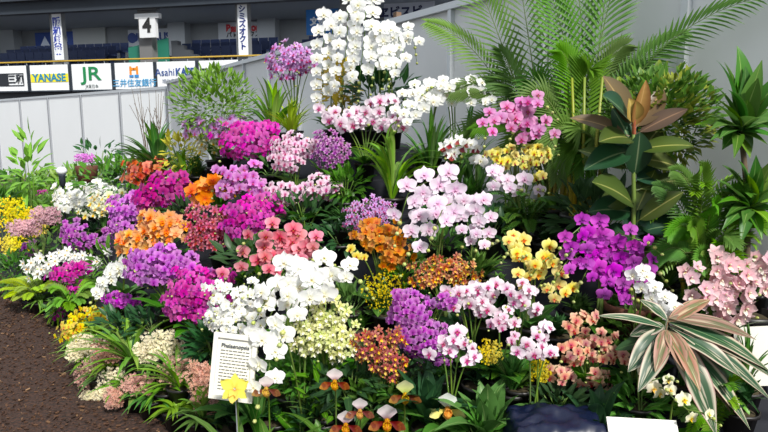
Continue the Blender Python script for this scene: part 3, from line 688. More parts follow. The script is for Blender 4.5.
# ------------------------------------------------------------------ bark chips on the soil
m = MB()
for i in range(15000):
    x = R.uniform(-3.9, .1); y = R.uniform(2.45, 6.2)
    if y > interp(x, FRONT)+.08: continue
    a = R.uniform(0, math.pi); l = R.uniform(.003, .012); w_ = l*R.uniform(.3, .6); c = V((x, y, R.uniform(.002, .012))); dx = V((math.cos(a), math.sin(a), R.uniform(-.35, .35)))*l; dy = V((-math.sin(a), math.cos(a), R.uniform(-.4, .4)))*w_; k = R.random()
    b0 = len(m.v); up = V((0, 0, .003)); m.v += [c-dx-dy+up, c+dx-dy+up, c+dx+dy+up, c-dx+dy+up, c-dx*.8-up*2, c+dx*.8-up*2]
    m.face((b0, b0+1, b0+2, b0+3), ((k, k),)*4); m.face((b0, b0+4, b0+5, b0+1), ((k, k),)*4)
o = m.build('bark_chips', M_chip, None, False); tag(o, 'dark brown bark chips covering the soil at the foot of the display', 'bark chips', None, 'stuff')
# navy satin cloth bunched at the front
m = MB(); rows = []; uvr = []; cc = P(556, 424, 2.12)
for i in range(41):
    r_, ur = [], []
    for j in range(25):
        u_, v_ = i/40*2-1, j/24*2-1; rr = max(abs(u_), abs(v_)); n_ = noise.noise(V((u_*2.2+v_*1.2, v_*2.6, 3)))+.5*noise.noise(V((u_*5, v_*6-u_*3, 1)))
        z = .03*n_ + .05*math.cos(u_*1.4)*math.cos(v_*1.5); z -= max(0, rr-.75)**1.5*1.6
        r_.append(V((u_*.21, v_*.16, z))); ur.append((i/40, j/24))
    rows.append(r_); uvr.append(ur)
m.grid(rows, uvr); o = m.build('satin_cloth', M_satin, None, True, (cc.x, cc.y, cc.z)); tag(o, 'navy blue satin cloth bunched up at the front among the orchid pots', 'cloth')
m = MB(); m.box((cc.x, cc.y+.02, (cc.z-.05)/2), (.36, .26, cc.z-.05)); o = m.build('plinth_box', M_cloth, None, False); tag(o, 'dark low box under the bunched blue satin cloth', 'box')

# ------------------------------------------------------------------ signs and cards
def stake_sign(px, py, d, wpx, hpx, label, tilt=0, roll=0, yaw=0, framed=False, cat='sign', name='sign_board'):
    c = P(px, py, d); k_ = d/FPX; W_, H_ = wpx*k_, hpx*k_; r = thing(name, label, cat, (c.x, c.y, 0)); r.rotation_euler = (0, 0, yaw)
    def tl(o): o.location = (0, 0, c.z); o.rotation_euler = (tilt, roll, 0); return o
    m = MB(); m.box((0, 0, 0), (W_, .006, H_)); tl(m.build('sheet', M_paper, r, False))
    if framed:
        m = MB(); f = W_*.1
        for s in (-1, 1): m.box((s*(W_/2-f/2), -.006, 0), (f, .016, H_)); m.box((0, -.006, s*(H_/2-f/2)), (W_-f*2, .016, f))
        tl(m.build('frame', M_frame, r, False))
        m = MB(); 
        for i in range(13):
            z = H_*(.24-i*.049); x = -W_*.33
            while x < W_*.32:
                l = min(W_*.33-x, R.uniform(.006, .02)); m.box((x+l/2, -.0045, z), (l, .002, H_*.012)); x += l+W_*.02
        tl(m.build('print_lines', ink('#707068'), r, False))
        q = Matrix.Rotation(tilt, 4, 'X') @ V((0, 0, 0)); 
        cu = text('Phalaenopsis', r, (0, 0, 0), H_*.085, '#585c60'); cu.matrix_basis = Matrix.Translation((0, 0, c.z)) @ Matrix.Rotation(roll, 4, 'Y') @ Matrix.Rotation(tilt, 4, 'X') @ Matrix.Translation((0, -.006, H_*.315)) @ Matrix.Rotation(math.pi/2, 4, 'X')
    m = MB(); m.tube([V((0, .02, 0)), V((0, .012, c.z))], .006, 6); m.build('stake', M_post, r)
    return r
stake_sign(234, 367, 2.32, 47, 70, 'white framed notice with small print standing among the blooms', -.12, .09, -.1, True, 'notice', 'framed_notice')
stake_sign(644, 436, 2.0, 76, 36, 'blank white card lying at the front edge below the striped leaves', -.7, .06, .0, cat='card', name='name_card')
stake_sign(760, 356, 2.35, 46, 62, 'white card behind grassy leaves at the right edge', -.15, -.12, -.2, cat='card', name='name_card')
stake_sign(132, 430, 2.9, 7, 4, 'tiny white plant tag stuck in the bark at the bottom', -.6, .3, .0, cat='tag', name='plant_tag')
# ------------------------------------------------------------------ palms and foliage plants, back row
def palm(label, bpx, bpy_, d, fronds, wid=.2, n=36, lw=.013, lm='palm', zbase=None, stems=8, name='areca_palm', ch=.55):
    q = P(bpx, bpy_, d); base = V((q.x, q.y, T(q.x, q.y))); r = thing(name, label, 'palm', base); pot(r, base, .12, .2)
    for f in fronds:
        (x1, y1, dy1), (x2, y2, dy2) = f[:2]; w_ = f[2] if len(f) > 2 else wid; A = V((R.uniform(-.05, .05), R.uniform(-.03, .03), .2)); Q = P(x1, y1, d+dy1); B = P(x2, y2, d+dy2); Q.y = min(Q.y, wy(Q.x)-.2); B.y = min(B.y, wy(B.x)-.2); Q -= base; B -= base
        m = MB(); N = V((R.uniform(-.2, .2), -.92, .3)); t0 = f[3] if len(f) > 3 else .3
        frond(m, A, Q, B, w_, n, N, .5, lw, .0045, 0, 1, t0, ang=.95); m.build('frond', [MATS[lm], M_stem], r)
    for i in range(stems):
        a = R.uniform(0, 6.28); m = MB(); p0 = V((math.cos(a)*.07, math.sin(a)*.06, .18)); m.tube([p0, p0*1.3+V((0, 0, .5*ch)), p0*1.9+V((0, 0, ch))], [.011, .009, .006], 6); m.build('cane', M_cane, r)
    return r
palm('tall feathery palm with one long frond reaching left across the white fence', 552, 215, 3.35,
     [((500, 40, .1), (428, 22, .0), 0.156, .4), ((490, 70, .15), (462, 150, .1), 0.144, .4), ((500, 30, .0), (474, -25, .0), 0.250), ((525, 0, .1), (512, -60, 0), 0.250), ((538, 20, .1), (560, -40, .1), 0.225),
      ((520, 60, .0), (452, 92, .0), 0.163), ((520, 80, .0), (500, 50, .0), 0.163), ((545, 90, 0), (498, 165, -.1), 0.163), ((545, 50, 0), (528, 88, -.1), 0.188), ((550, 90, 0), (474, 128, .05), 0.163), ((535, 70, .0), (490, 82, .0), 0.175), ((560, 70, .0), (570, 60, .05), 0.175), ((530, 100, .1), (512, 150, 0), 0.150), ((550, 80, .05), (560, 120, -.05), 0.163)], n=27, lw=.0155, stems=12, ch=.55)
palm('tall feathery palm with fronds rising right over the fence behind the rubber plant', 585, 215, 3.1,
     [((585, 10, 0), (572, -50, 0), 0.250), ((598, 0, 0), (632, -60, 0), 0.250), ((615, 30, 0), (712, 14, .0), 0.156, .4), ((600, 60, .0), (676, 36, -.05), 0.144, .4), ((570, 30, 0), (545, -20, 0), 0.237), ((600, 10, 0), (612, -40, 0), 0.250),
      ((575, 80, 0), (545, 150, -.1), 0.163), ((600, 90, 0), (636, 140, .0), 0.150), ((570, 100, .0), (556, 180, -.1), 0.150), ((590, 90, .0), (598, 165, -.1), 0.150), ((605, 60, 0), (645, 70, 0), 0.175), ((560, 70, 0), (528, 100, -.05), 0.188), ((600, 110, .0), (622, 155, -.05), .16), ((580, 60, .0), (560, 50, -.05), .18), ((610, 90, .0), (650, 105, -.05), .15), ((590, 110, .0), (562, 165, -.1), .15), ((585, 110, .0), (584, 185, -.1), .14), ((590, 60, .0), (625, 45, -.05), .17), ((590, 100, .0), (575, 135, -.1), 0.163), ((585, 60, .0), (590, 70, -.05), 0.200), ((600, 80, 0), (620, 100, 0), 0.163), ((560, 80, 0), (540, 120, 0), 0.163)], n=27, lw=.0155, stems=12, ch=.55)
palm('low parlour palm with fine arching fronds right of the rubber plant', 705, 262, 2.55,
     [((690, 190, 0), (655, 185, -.1), .1, .3), ((700, 170, 0), (672, 170, -.1), .1, .3), ((705, 170, 0), (700, 165, -.2), .11, .3), ((720, 180, 0), (745, 190, -.1), .1, .3), ((730, 200, 0), (762, 225, -.1), .1, .3), ((700, 200, 0), (668, 235, -.2), .1, .3), ((715, 210, 0), (735, 245, -.2), .1, .3), ((700, 210, 0), (690, 230, -.25), .1, .3),
      ((710, 190, 0), (715, 205, -.25), .1, .3), ((725, 190, 0), (760, 200, 0), .1, .3), ((690, 220, -.1), (650, 262, -.1), .1, .3), ((700, 230, 0), (700, 268, -.2), .1, .3), ((720, 230, 0), (740, 268, -.2), .1, .3)], n=24, lw=.014, stems=5, name='parlour_palm', ch=.12)
# rubber plant: every leaf placed from its node on the stem
b = P(634, 260, 2.55); base = V((b.x, b.y, T(b.x, b.y))); r = thing('rubber_plant', 'tall rubber plant with broad olive leaves and a bronze new shoot at its top', 'plant', base); pot(r, base, .11, .2, M_terra)
D_ = 2.55; Wp = lambda x, y, dd=0: P(x, y, D_+dd)-base
m = MB(); m.tube([V((0, 0, .19)), Wp(634, 200), Wp(633, 150), Wp(634, 112)], [.011, .009, .008, .006], 7); m.build('stem', [MATS['leaf_green'] if 'leaf_green' in MATS else M_stem], r)
for x0, y0, x1, y1, wpx, dz, mt, sag in [(633, 128, 603, 76, 26, -.02, 'rubbernew', .12), (634, 125, 603, 95, 30, -.12, 'rubberdark', .1), (634, 130, 664, 90, 22, .06, 'rubbernew', .1), (636, 134, 688, 109, 17, -.04, 'rubbernew', .1), (630, 136, 570, 118, 18, .0, 'rubbernew', .12),
        (632, 138, 599, 142, 24, -.16, 'rubber', .15), (634, 150, 694, 146, 20, -.1, 'rubber', .14), (633, 150, 584, 170, 26, -.08, 'rubberdark', .18), (635, 158, 680, 168, 24, .03, 'rubber', .12), (631, 170, 578, 150, 20, .05, 'rubber', .1), (634, 178, 640, 132, 24, -.05, 'rubberdark', .1),
        (636, 205, 592, 182, 32, -.14, 'rubber', .12), (636, 222, 684, 192, 20, -.12, 'rubber', .1), (635, 190, 700, 178, 18, .05, 'rubber', .12), (634, 212, 588, 212, 28, .0, 'rubberdark', .2), (635, 214, 655, 170, 22, .04, 'rubber', .1), (635, 232, 706, 225, 22, .0, 'rubberdark', .18), (636, 245, 710, 252, 14, -.05, 'rubber', .1), (634, 235, 600, 240, 26, .04, 'rubberdark', .15), (634, 160, 660, 128, 24, .1, 'rubber', .1), (634, 240, 640, 200, 26, .05, 'rubberdark', .1), (634, 200, 600, 200, 30, .05, 'rubber', .12), (634, 180, 668, 178, 24, .08, 'rubberdark', .12), (634, 160, 600, 150, 26, .08, 'rubberdark', .12), (635, 225, 668, 232, 24, .05, 'rubberdark', .12), (634, 150, 612, 108, 24, .05, 'rubberdark', .1), (635, 250, 672, 258, 24, .02, 'rubber', .12), (634, 250, 604, 262, 24, .02, 'rubberdark', .12)]:
    m = MB(); A = Wp(x0, y0); B = Wp(x1, y1, dz); blade(m, A, A.lerp(B, .1), .006, V((0, -1, .3)), nu=2); blade(m, A.lerp(B, .08), B, wpx*D_/FPX*1.15, V((0, -.7, .7)), sag=sag, prof='ovate', nu=10, nv=4, fold=.1); m.build('leaf', MATS['leaf_'+mt] if 'leaf_'+mt in MATS else MATS[mt], r)
for x0, y0, x1, y1, w_ in ((634, 126, 646, 80, 15), (633, 122, 629, 98, 18)):
    m = MB(); blade(m, Wp(x0, y0, -.05), Wp(x1, y1, -.1), w_*D_/FPX, V((0, -1, .2)), .08, 'ovate', nu=8, fold=.35); m.build('new_leaf', MATS['rubberbud'], r)
m = MB(); m.tube([Wp(634, 134, -.04), Wp(634, 118, -.06), Wp(640, 106, -.08)], [.008, .007, .001], 6); m.build('leaf_sheath', simple('red_sheath', '#a85c40', .5), r)
# variegated schefflera
green('schefflera', 'variegated bushy shrub with small yellow-green leaves behind the rubber plant', 664, 118, 48, 'bush', 'varieg', d=2.7, n=1500, L=.055, w=.026, wpx=54)
# dracaena: two rosettes on a cane
b = P(752, 250, 2.5); base = V((b.x, b.y, T(b.x, b.y))); r = thing('dracaena', 'tall dracaena with glossy strap leaves in two tufts at the right edge', 'plant', base); pot(r, base, .11, .2)
D_ = 2.5; m = MB(); m.tube([V((0, 0, .19)), Wp(748, 200), Wp(741, 130)], [.014, .012, .01], 7); m.build('cane', M_bark, r)
for cx, cy, lv in ((738, 132, [(724, 62, 14), (737, 46, 18), (758, 78, 14), (716, 60, 7), (795, 66, 14), (786, 84, 15), (790, 112, 15), (758, 118, 14), (710, 130, 12), (800, 132, 10), (716, 100, 12), (735, 78, 14), (762, 60, 14), (748, 100, 14), (780, 140, 10), (722, 150, 12), (750, 158, 13), (728, 90, 13), (745, 66, 13)]),
                   (748, 208, [(775, 158, 12), (790, 176, 9), (722, 165, 13), (738, 160, 14), (756, 155, 14), (795, 196, 9), (790, 214, 8), (728, 185, 13), (712, 205, 12), (775, 232, 8), (762, 240, 10), (740, 245, 10), (722, 230, 11), (748, 175, 12), (768, 180, 10)])):
    lv = lv + [(cx+math.cos(a)*R.uniform(30, 48), cy-12+math.sin(a)*R.uniform(20, 42), R.uniform(8, 12)) for a in [i*.42 for i in range(15)]]
    for x1, y1, w_ in lv:
        m = MB(); blade(m, Wp(cx, cy), Wp(x1, y1, R.uniform(-.15, .0)), w_*1.35*D_/FPX, V((0, -.5, 1)), R.uniform(.1, .28), 'lance', .2, 10); m.build('leaf', MATS['bright' if R.random() < .3 else 'green'], r)
# stromanthe with cream-striped leaves
b = P(662, 372, 2.2); base = V((b.x, b.y+.05, T(b.x, b.y))); r = thing('stromanthe', 'striped foliage plant with long cream, green and pink leaves spraying to the right', 'plant', base); pot(r, base, .08, .12)
D_ = 2.2; 
for x0, y0, x1, y1, w_, dz, mt in [(664, 330, 628, 372, 18, -.1, 'strom'), (664, 328, 598, 316, 8, 0, 'strom'), (666, 330, 655, 372, 12, -.15, 'stromback'), (668, 330, 684, 372, 15, -.15, 'stromback'), (668, 332, 716, 436, 24, -.16, 'strom'), (668, 330, 742, 378, 16, -.12, 'strom'), (668, 326, 772, 402, 15, -.1, 'strom'),
        (668, 322, 770, 372, 16, -.02, 'strom'), (668, 330, 730, 412, 16, -.08, 'stromback'), (667, 335, 638, 392, 16, -.18, 'strom'), (664, 326, 630, 336, 14, .02, 'strom'), (668, 318, 756, 340, 14, .02, 'stromback'), (667, 320, 640, 300, 10, .05, 'strom'), (668, 322, 710, 300, 12, .05, 'stromback'), (668, 330, 700, 392, 14, -.2, 'stromback'), (668, 334, 750, 430, 17, -.1, 'strom'), (668, 326, 782, 385, 14, -.02, 'strom'), (660, 340, 615, 350, 14, .03, 'dark'), (668, 330, 760, 415, 15, .0, 'dark')]:
    m = MB(); A = Wp(x0, y0); m.tube([V((0, 0, .1)), A.lerp(V((0, 0, .1)), .4)+V((0, .02, .02)), A], .0025, 4, 0); blade(m, A, Wp(x1, y1, dz), w_*1.3*D_/FPX, V((0, -.6, .9)), .16, 'ovate', .12, 12, nv=6, wave=.03); m.build('leaf', MATS[mt], r)
# ferns, straps and shrubs
G = green
G('fern', 'yellow-green feathery fern between the rubber plant and the lower dracaena tuft', 698, 222, 44, 'fern', 'bright', d=2.55, n=30, L=.07, w=.014, wpx=44)
G('fern', 'feathery green fern behind the pink cymbidiums', 722, 252, 28, 'fern', 'bright', d=2.5, n=22, L=.06, w=.014, wpx=34)
G('pittosporum_shrub', 'fine-leaved airy green shrub in front of the corner of the fence', 213, 104, 36, 'bush', 'bright', h=.6, n=950, L=.06, w=.022, wpx=42)
G('strap_leaf_clump', 'dark strap-leaved clump left of the airy green shrub', 155, 138, 28, 'strap', 'green', d=4.9, n=52, w=.05, wpx=34, spread=(10, 75))
G('strap_leaf_clump', 'bright green strap-leaved clump under the lilac spray on the upper tier', 272, 100, 32, 'strap', 'bright', h=.42, n=26, w=.035, wpx=30)
G('grassy_plant', 'yellow-green grassy tuft below the lilac spray', 290, 112, 20, 'lance', 'lime', h=.28, n=70, w=.016)
G('strap_leaf_clump', 'large arching strap-leaved clump in the middle of the display', 392, 165, 42, 'strap', 'bright', h=.36, n=34, w=.03, wpx=52, droop=.5)
G('strap_leaf_clump', 'upright strap-leaved clump under the right end of the white orchid row', 432, 135, 36, 'strap', 'green', h=.4, n=26, w=.026, wpx=34)
G('strap_leaf_clump', 'grassy strap-leaved clump behind the wine and white orchids', 470, 130, 36, 'strap', 'green', h=.36, n=26, w=.024, wpx=30)
G('fern', 'fresh green fern spilling under the blush moth orchids at centre right', 528, 215, 26, 'fern', 'green', h=.22, n=24, L=.05, w=.016, wpx=40)
G('fern', 'green fern beside the yellow and plum orchids', 560, 205, 24, 'fern', 'bright', h=.2, n=18, L=.05, w=.016, wpx=26)
G('leafy_plant', 'dark leafy plant behind the wide purple orchid spray', 600, 215, 26, 'bush', 'dark', h=.3, n=110, L=.12, w=.05, wpx=50)
G('broad_leaf_plant', 'dark broad-leaved plant beneath the yellow orchids', 490, 300, 24, 'lance', 'dark', h=.22, n=16, w=.07)
G('broad_leaf_plant', 'dark glossy plant at the lower centre beneath the plum-lipped blooms', 430, 385, 26, 'lance', 'dark', h=.3, n=26, w=.07, wpx=40)
G('broad_leaf_plant', 'broad green leaves left of the blue satin cloth', 490, 400, 30, 'lance', 'green', h=.34, n=24, w=.09, wpx=40)
G('broad_leaf_plant', 'broad dark leaves under the apricot orchids', 600, 400, 24, 'lance', 'dark', h=.3, n=20, w=.08, wpx=40)
G('leafy_plant', 'mid green leafy plant between the notice and the slipper orchids', 305, 375, 30, 'bush', 'green', h=.3, n=220, L=.05, w=.022, wpx=38)
G('grassy_plant', 'feathery lime green tuft right of the notice', 322, 395, 26, 'lance', 'bright', h=.32, n=60, w=.012, wpx=24)
G('leafy_plant', 'low dark leaves along the bottom edge below the notice', 230, 418, 20, 'lance', 'dark', h=.3, n=40, w=.05, wpx=50)
G('lily_leaf_plant', 'pointed lily-like leaves in front of the notice', 255, 400, 34, 'strap', 'green', h=.34, n=14, w=.05, wpx=34, droop=.5)
G('lily_leaf_plant', 'pointed leaves at the foot of the notice, left side', 200, 405, 26, 'strap', 'bright', h=.3, n=12, w=.045, wpx=34, droop=.5)
G('grassy_plant', 'bright feathery fern-like tuft at the lower right corner', 715, 405, 34, 'fern', 'bright', d=2.15, n=18, L=.045, w=.014, wpx=34)
G('grassy_plant', 'green grassy leaves over the card at the right edge', 752, 350, 40, 'strap', 'green', d=2.3, n=22, w=.014, wpx=30)
G('fern', 'yellow-green fern at the left front edge above the bark', 35, 298, 20, 'fern', 'lime', h=.26, n=22, L=.07, w=.022, wpx=30)
G('fern', 'bright fern behind the yellow-green fern at the left edge', 70, 300, 18, 'fern', 'bright', h=.26, n=18, L=.07, w=.022, wpx=24)
G('leafy_plant', 'green leafy mound at the far left edge below the golden plumes', 12, 272, 18, 'bush', 'green', h=.3, n=180, L=.09, w=.03, wpx=22)
G('lance_leaf_plant', 'tall upright stem with paired pale green leaves before the fence at far left', 27, 175, 42, 'bush', 'bright', d=5.9, n=75, L=.19, w=.06, wpx=16)
G('lance_leaf_plant', 'sprig of dark pointed leaves above the pink umbel before the fence', 95, 152, 12, 'bush', 'dark', d=6.3, n=30, L=.13, w=.04, wpx=20)
G('leafy_plant', 'olive yellow leafy plant between the lilac heads and dark straps', 182, 152, 20, 'bush', 'yellowleaf', h=.3, n=150, L=.07, w=.028, wpx=22)
G('strap_leaf_clump', 'pale strap leaves beside the orange cattleya', 182, 170, 26, 'strap', 'bright', h=.3, n=16, w=.035, wpx=24)
G('leafy_plant', 'green lance leaves among the cream and pink heath sprays', 130, 345, 34, 'strap', 'bright', h=.2, n=40, w=.028, wpx=60, spread=(15, 70))
G('leafy_plant', 'green lance leaves at the right end of the heath sprays', 178, 372, 34, 'strap', 'bright', h=.2, n=34, w=.025, wpx=40, spread=(15, 70))
G('leafy_plant', 'dark green leaves in the gap below the violet cascade', 215, 345, 26, 'bush', 'dark', h=.26, n=120, L=.08, w=.035, wpx=26)
G('leafy_plant', 'dark leaves behind the coral moth orchids', 262, 262, 22, 'bush', 'dark', h=.3, n=120, L=.1, w=.04, wpx=46)
G('leafy_plant', 'deep green leaves under the pale pink row in the middle', 305, 215, 20, 'bush', 'dark', h=.3, n=120, L=.08, w=.035, wpx=34)
G('leafy_plant', 'tangle of green leaves left of the big strap clump', 345, 185, 18, 'bush', 'green', h=.28, n=110, L=.07, w=.03, wpx=22)
G('leafy_plant', 'green leaves between the peach and white flowers on the left', 62, 215, 16, 'bush', 'green', h=.3, n=110, L=.1, w=.035, wpx=30)
G('leafy_plant', 'small-leaved green plant behind the white left-hand cluster', 120, 178, 20, 'bush', 'green', h=.35, n=140, L=.1, w=.035, wpx=44)
G('leafy_plant', 'yellowish leaves behind the tallest white orchids', 338, 85, 26, 'bush', 'yellowleaf', d=4.1, n=140, L=.09, w=.04, wpx=16)
G('leafy_plant', 'dark foliage at the feet of the tall white orchids', 378, 92, 18, 'bush', 'dark', d=3.9, n=120, L=.12, w=.05, wpx=34)
G('leafy_plant', 'dark leaves behind the dusty red clusters', 350, 385, 24, 'bush', 'dark', h=.3, n=90, L=.1, w=.04, wpx=30)
G('leafy_plant', 'dark foliage right of the striped plant, low at the right edge', 745, 400, 30, 'lance', 'dark', d=2.2, n=24, w=.04)
G('leafy_plant', 'green foliage around the pink cymbidiums', 715, 320, 30, 'lance', 'green', d=2.5, n=30, w=.03, wpx=40)
# ------------------------------------------------------------------ orchids, upper tiers
O = orchid; A_ = arch
O('dendrobium_orchid', 'lilac dendrobium spray left of the tall white cascades', [(292, 58, 22, 12), (283, 68, 12, 9), (302, 62, 12, 10)], 'dendlilac', 8, d=4.3, leaf=None, spikes=4, dens=1.0)
A_('moth_orchid', 'tall white moth orchid hanging in a long column, leftmost of the top cascades', [[(333, 16), (326, 22), (323, 50), (323, 98)]], 'white', 14, d=4.0, pitch=.42, rank=.4)
A_('moth_orchid', 'tall white moth orchid with the middle column of the top cascades', [[(356, 6), (348, 8), (347, 40), (342, 86)]], 'white', 15.5, d=3.9, pitch=.4, rank=.45)
A_('moth_orchid', 'tallest white moth orchid whose column runs up to the top edge of the picture', [[(372, -8), (366, -4), (365, 30), (360, 76)]], 'white', 15.5, d=3.8, pitch=.4, rank=.45)
A_('moth_orchid', 'white moth orchid massed right of the tall columns, nearest the fence top', [[(372, 32), (384, 30), (392, 42), (386, 66)], [(376, 44), (378, 52), (374, 72)], [(380, 36), (398, 36), (404, 50), (398, 62), 3.7]], 'white', 14, d=3.75, pitch=.42)
A_('moth_orchid', 'white moth orchid with short arch at the right end of the top group', [[(390, 46), (402, 34), (412, 32), (414, 42)], [(386, 55), (392, 60), (390, 74), 3.65]], 'white', 13, d=3.7, pitch=.42)
O('moth_orchid', 'white moth orchids with magenta lips in a wide low bank under the tall cascades', [(350, 118, 20, 9), (382, 112, 22, 12), (330, 115, 12, 6), (396, 126, 12, 7)], 'whitepink', 13, h=.5, leaf='phal', dens=.95, spikes=3, depth=.5, outw=.45)
A_('moth_orchid', 'white moth orchid row, left half, arching below the fence', [[(440, 96), (424, 86), (408, 92), (400, 110)], [(446, 90), (430, 92), (414, 100)], [(430, 98), (412, 112), (402, 122), 3.35]], 'white', 13, d=3.4, pitch=.45)
A_('moth_orchid', 'white moth orchid row, right half, arching below the palm fronds', [[(450, 94), (466, 84), (484, 88), (496, 100)], [(446, 100), (462, 94), (480, 102)], [(456, 90), (448, 84), (436, 86)]], 'white', 12.5, d=3.4, pitch=.45)
A_('moth_orchid', 'pink moth orchid in three full clumps before the palms', [[(515, 118), (500, 110), (488, 120), (486, 132)], [(520, 112), (530, 98), (542, 104)], [(516, 112), (522, 120), (516, 128)], [(530, 126), (540, 124), (548, 134)], [(518, 132), (530, 132), (526, 140)]], 'pinkphal', 14.5, d=2.95, pitch=.4)
O('moth_orchid', 'small yellow moth orchid with reddish lips below the pink clumps', [(505, 155, 16, 8), (537, 156, 13, 9), (520, 162, 14, 6), (540, 175, 6, 5)], 'goldyellow', 9, d=2.95, leaf='phal')
A_('moth_orchid', 'blush white moth orchid of seven large blooms under the small yellow orchid', [[(500, 176), (488, 176), (500, 184), (515, 188)], [(518, 182), (524, 192), (532, 190)]], 'blush', 16, d=2.95, pitch=.5)
O('miltonia_orchid', 'white pansy orchid with wine red centres behind the large blush arches', [(460, 146, 18, 7), (448, 152, 8, 5)], 'milt', 12, h=.38, leaf='strap', nleaf=10)
O('cattleya_orchid', 'pair of white cattleyas right of the wine-centred pansy orchid', [(480, 152, 9, 10)], 'white', 14, h=.36, leaf='strap', dens=.8, spikes=1, nleaf=8)
A_('moth_orchid', 'large blush moth orchid, two full arches at the centre of the display', [[(456, 182), (436, 178), (418, 186), (408, 194), (402, 214)], [(442, 196), (432, 202), (424, 222), (412, 246)], [(452, 204), (444, 206), (438, 220), 2.68]], 'blush', 21, d=2.78, pitch=.45)
A_('moth_orchid', 'drooping blush moth orchid right of the two big arches', [[(470, 198), (466, 210), (468, 226), (464, 240)], [(478, 202), (484, 212), (484, 226), (478, 244), 2.7]], 'blush', 16, d=2.75, pitch=.45)
O('dendrobium_orchid', 'dense dusty lilac dendrobium head right of the dark gap', [(366, 216, 22, 15), (380, 208, 12, 8)], 'dendlilac', 6, h=.34, dens=1.2, leaf='bush', lm='dark')
O('moth_orchid', 'orange small-flowered moth orchid left of the big blush arches', [(382, 236, 22, 14), (396, 252, 14, 13), (372, 228, 10, 8), (390, 262, 12, 5), (358, 254, 8, 6, 2.75, 'goldyellow')], 'gold', 10, d=2.8, leaf='phal')
spray('oncidium_orchid', 'airy yellow-green oncidium spray below the orange moth orchid', [(385, 290, 25, 22)], 'oncyellow', 420, .011, h=.3, cat='orchid', leaf='strap')
# upper left
O('moth_orchid', 'pale lilac moth orchid heads at the left of the upper tier', [(208, 128, 22, 8), (236, 124, 13, 7)], 'lilac', 9, h=.42, leaf='phal')
O('cymbidium_orchid', 'cream yellow orchid head between the lilac and magenta ones', [(212, 142, 14, 8)], 'cream', 8, h=.36)
O('moth_orchid', 'rich magenta small-flowered orchid left of the dark tier gap', [(250, 142, 27, 17), (264, 132, 12, 10)], 'magenta', 8.5, h=.4, leaf='phal', spikes=4)
O('moth_orchid', 'pale pink speckled orchid mass in the middle of the upper tier', [(296, 146, 22, 10), (288, 160, 16, 10)], 'palepink', 7.5, h=.4, leaf='phal', dens=1.1)
O('dendrobium_orchid', 'dark mauve dendrobium right of the pale pink speckled mass', [(333, 152, 15, 17)], 'mauve', 6.5, h=.36, dens=1.1)
O('moth_orchid', 'violet pink moth orchid cluster above the magenta bank', [(242, 178, 20, 12), (256, 186, 10, 8), (228, 190, 10, 8)], 'orchidpink', 10, h=.36, leaf='phal')
O('cattleya_orchid', 'bright orange cattleya with open blooms left of the violet pink cluster', [(202, 193, 12, 9), (216, 184, 6, 6), (228, 192, 4, 4)], 'orange', 15, h=.32, leaf='strap', dens=1.5, spikes=2)
O('moth_orchid', 'pale pink moth orchid in two arching clumps at the middle', [(288, 192, 22, 8), (321, 188, 15, 11), (285, 200, 12, 6)], 'palepink', 8.5, h=.36, leaf='phal')
O('dendrobium_orchid', 'salmon red orchid cluster in front of the dark strap clump', [(145, 170, 20, 9), (136, 176, 10, 7)], 'salmon', 8.5, h=.34)
O('moth_orchid', 'deep fuchsia moth orchid cluster on the left slope', [(165, 190, 22, 14), (174, 182, 13, 9), (146, 200, 12, 9)], 'fuchsia', 9, h=.38, leaf='phal', spikes=4)
O('dendrobium_orchid', 'soft violet orchid mass trailing left of the fuchsia cluster', [(130, 208, 20, 12), (122, 225, 13, 13)], 'violet', 7.5, h=.32, spikes=4)
O('cattleya_orchid', 'peach orange cattleya mass on the left slope', [(160, 224, 24, 11), (140, 238, 20, 10), (174, 232, 10, 9), (128, 246, 10, 6)], 'peach', 12, h=.36, spikes=4, dens=1.1)
O('dendrobium_orchid', 'rosy crimson speckled orchid mass in the middle left', [(212, 222, 24, 14), (205, 238, 18, 12), (235, 236, 12, 10)], 'rose', 8, h=.38, spikes=4, dens=1.1)
O('moth_orchid', 'vivid magenta moth orchid right of the rosy crimson mass', [(250, 216, 26, 16), (264, 206, 15, 10), (240, 228, 16, 10)], 'magenta', 9, h=.4, leaf='phal', spikes=4)
A_('moth_orchid', 'coral pink moth orchid with large round blooms above the white cascade', [[(296, 236), (282, 230), (268, 228), (256, 234)], [(300, 240), (310, 238), (320, 246)], [(290, 246), (275, 256), (264, 268)], [(272, 250), (248, 256), (238, 262), (230, 272)], [(300, 250), (292, 262), (284, 270)], [(282, 244), (300, 256), (308, 258)]], 'coral', 17, d=2.85, pitch=.5)
# left side
O('moth_orchid', 'white small moth orchid mound on the far left', [(84, 196, 26, 11), (66, 204, 12, 9), (98, 188, 14, 7)], 'whitemini', 9.5, h=.38, leaf='phal', spikes=4)
O('cymbidium_orchid', 'cream orchid clump at the right of the white mound', [(108, 202, 16, 9), (92, 212, 14, 5)], 'cream', 8.5, h=.34)
spray('goldenrod', 'golden yellow feathery plumes at the far left edge', [(12, 215, 16, 20), (34, 222, 14, 16), (14, 245, 16, 12)], 'brightyellow', 700, .022, h=.5, leaf='bush')
spray('sedum', 'dusty pink flat heads in front of the golden plumes', [(24, 228, 18, 9), (46, 216, 16, 10)], 'dusty', 600, .026, h=.62, leaf='bush')
spray('umbel_flower', 'lilac pink umbel standing alone before the fence on the left', [(85, 158, 13, 5)], 'dendpink' if 'dendpink' in MATS else 'orchidpink', 160, .03, d=6.0, leaf=None, k=2)
O('moth_orchid', 'single tuft of magenta blooms above the dusty pink heads', [(40, 197, 6, 5)], 'magenta', 6, h=.45, leaf=None, spikes=1)
O('dendrobium_orchid', 'small purple and white dendrobium patches under the white mound', [(80, 236, 20, 12), (98, 242, 11, 8), (72, 228, 10, 8)], 'purple', 6.5, h=.3, spikes=4, dens=.6)
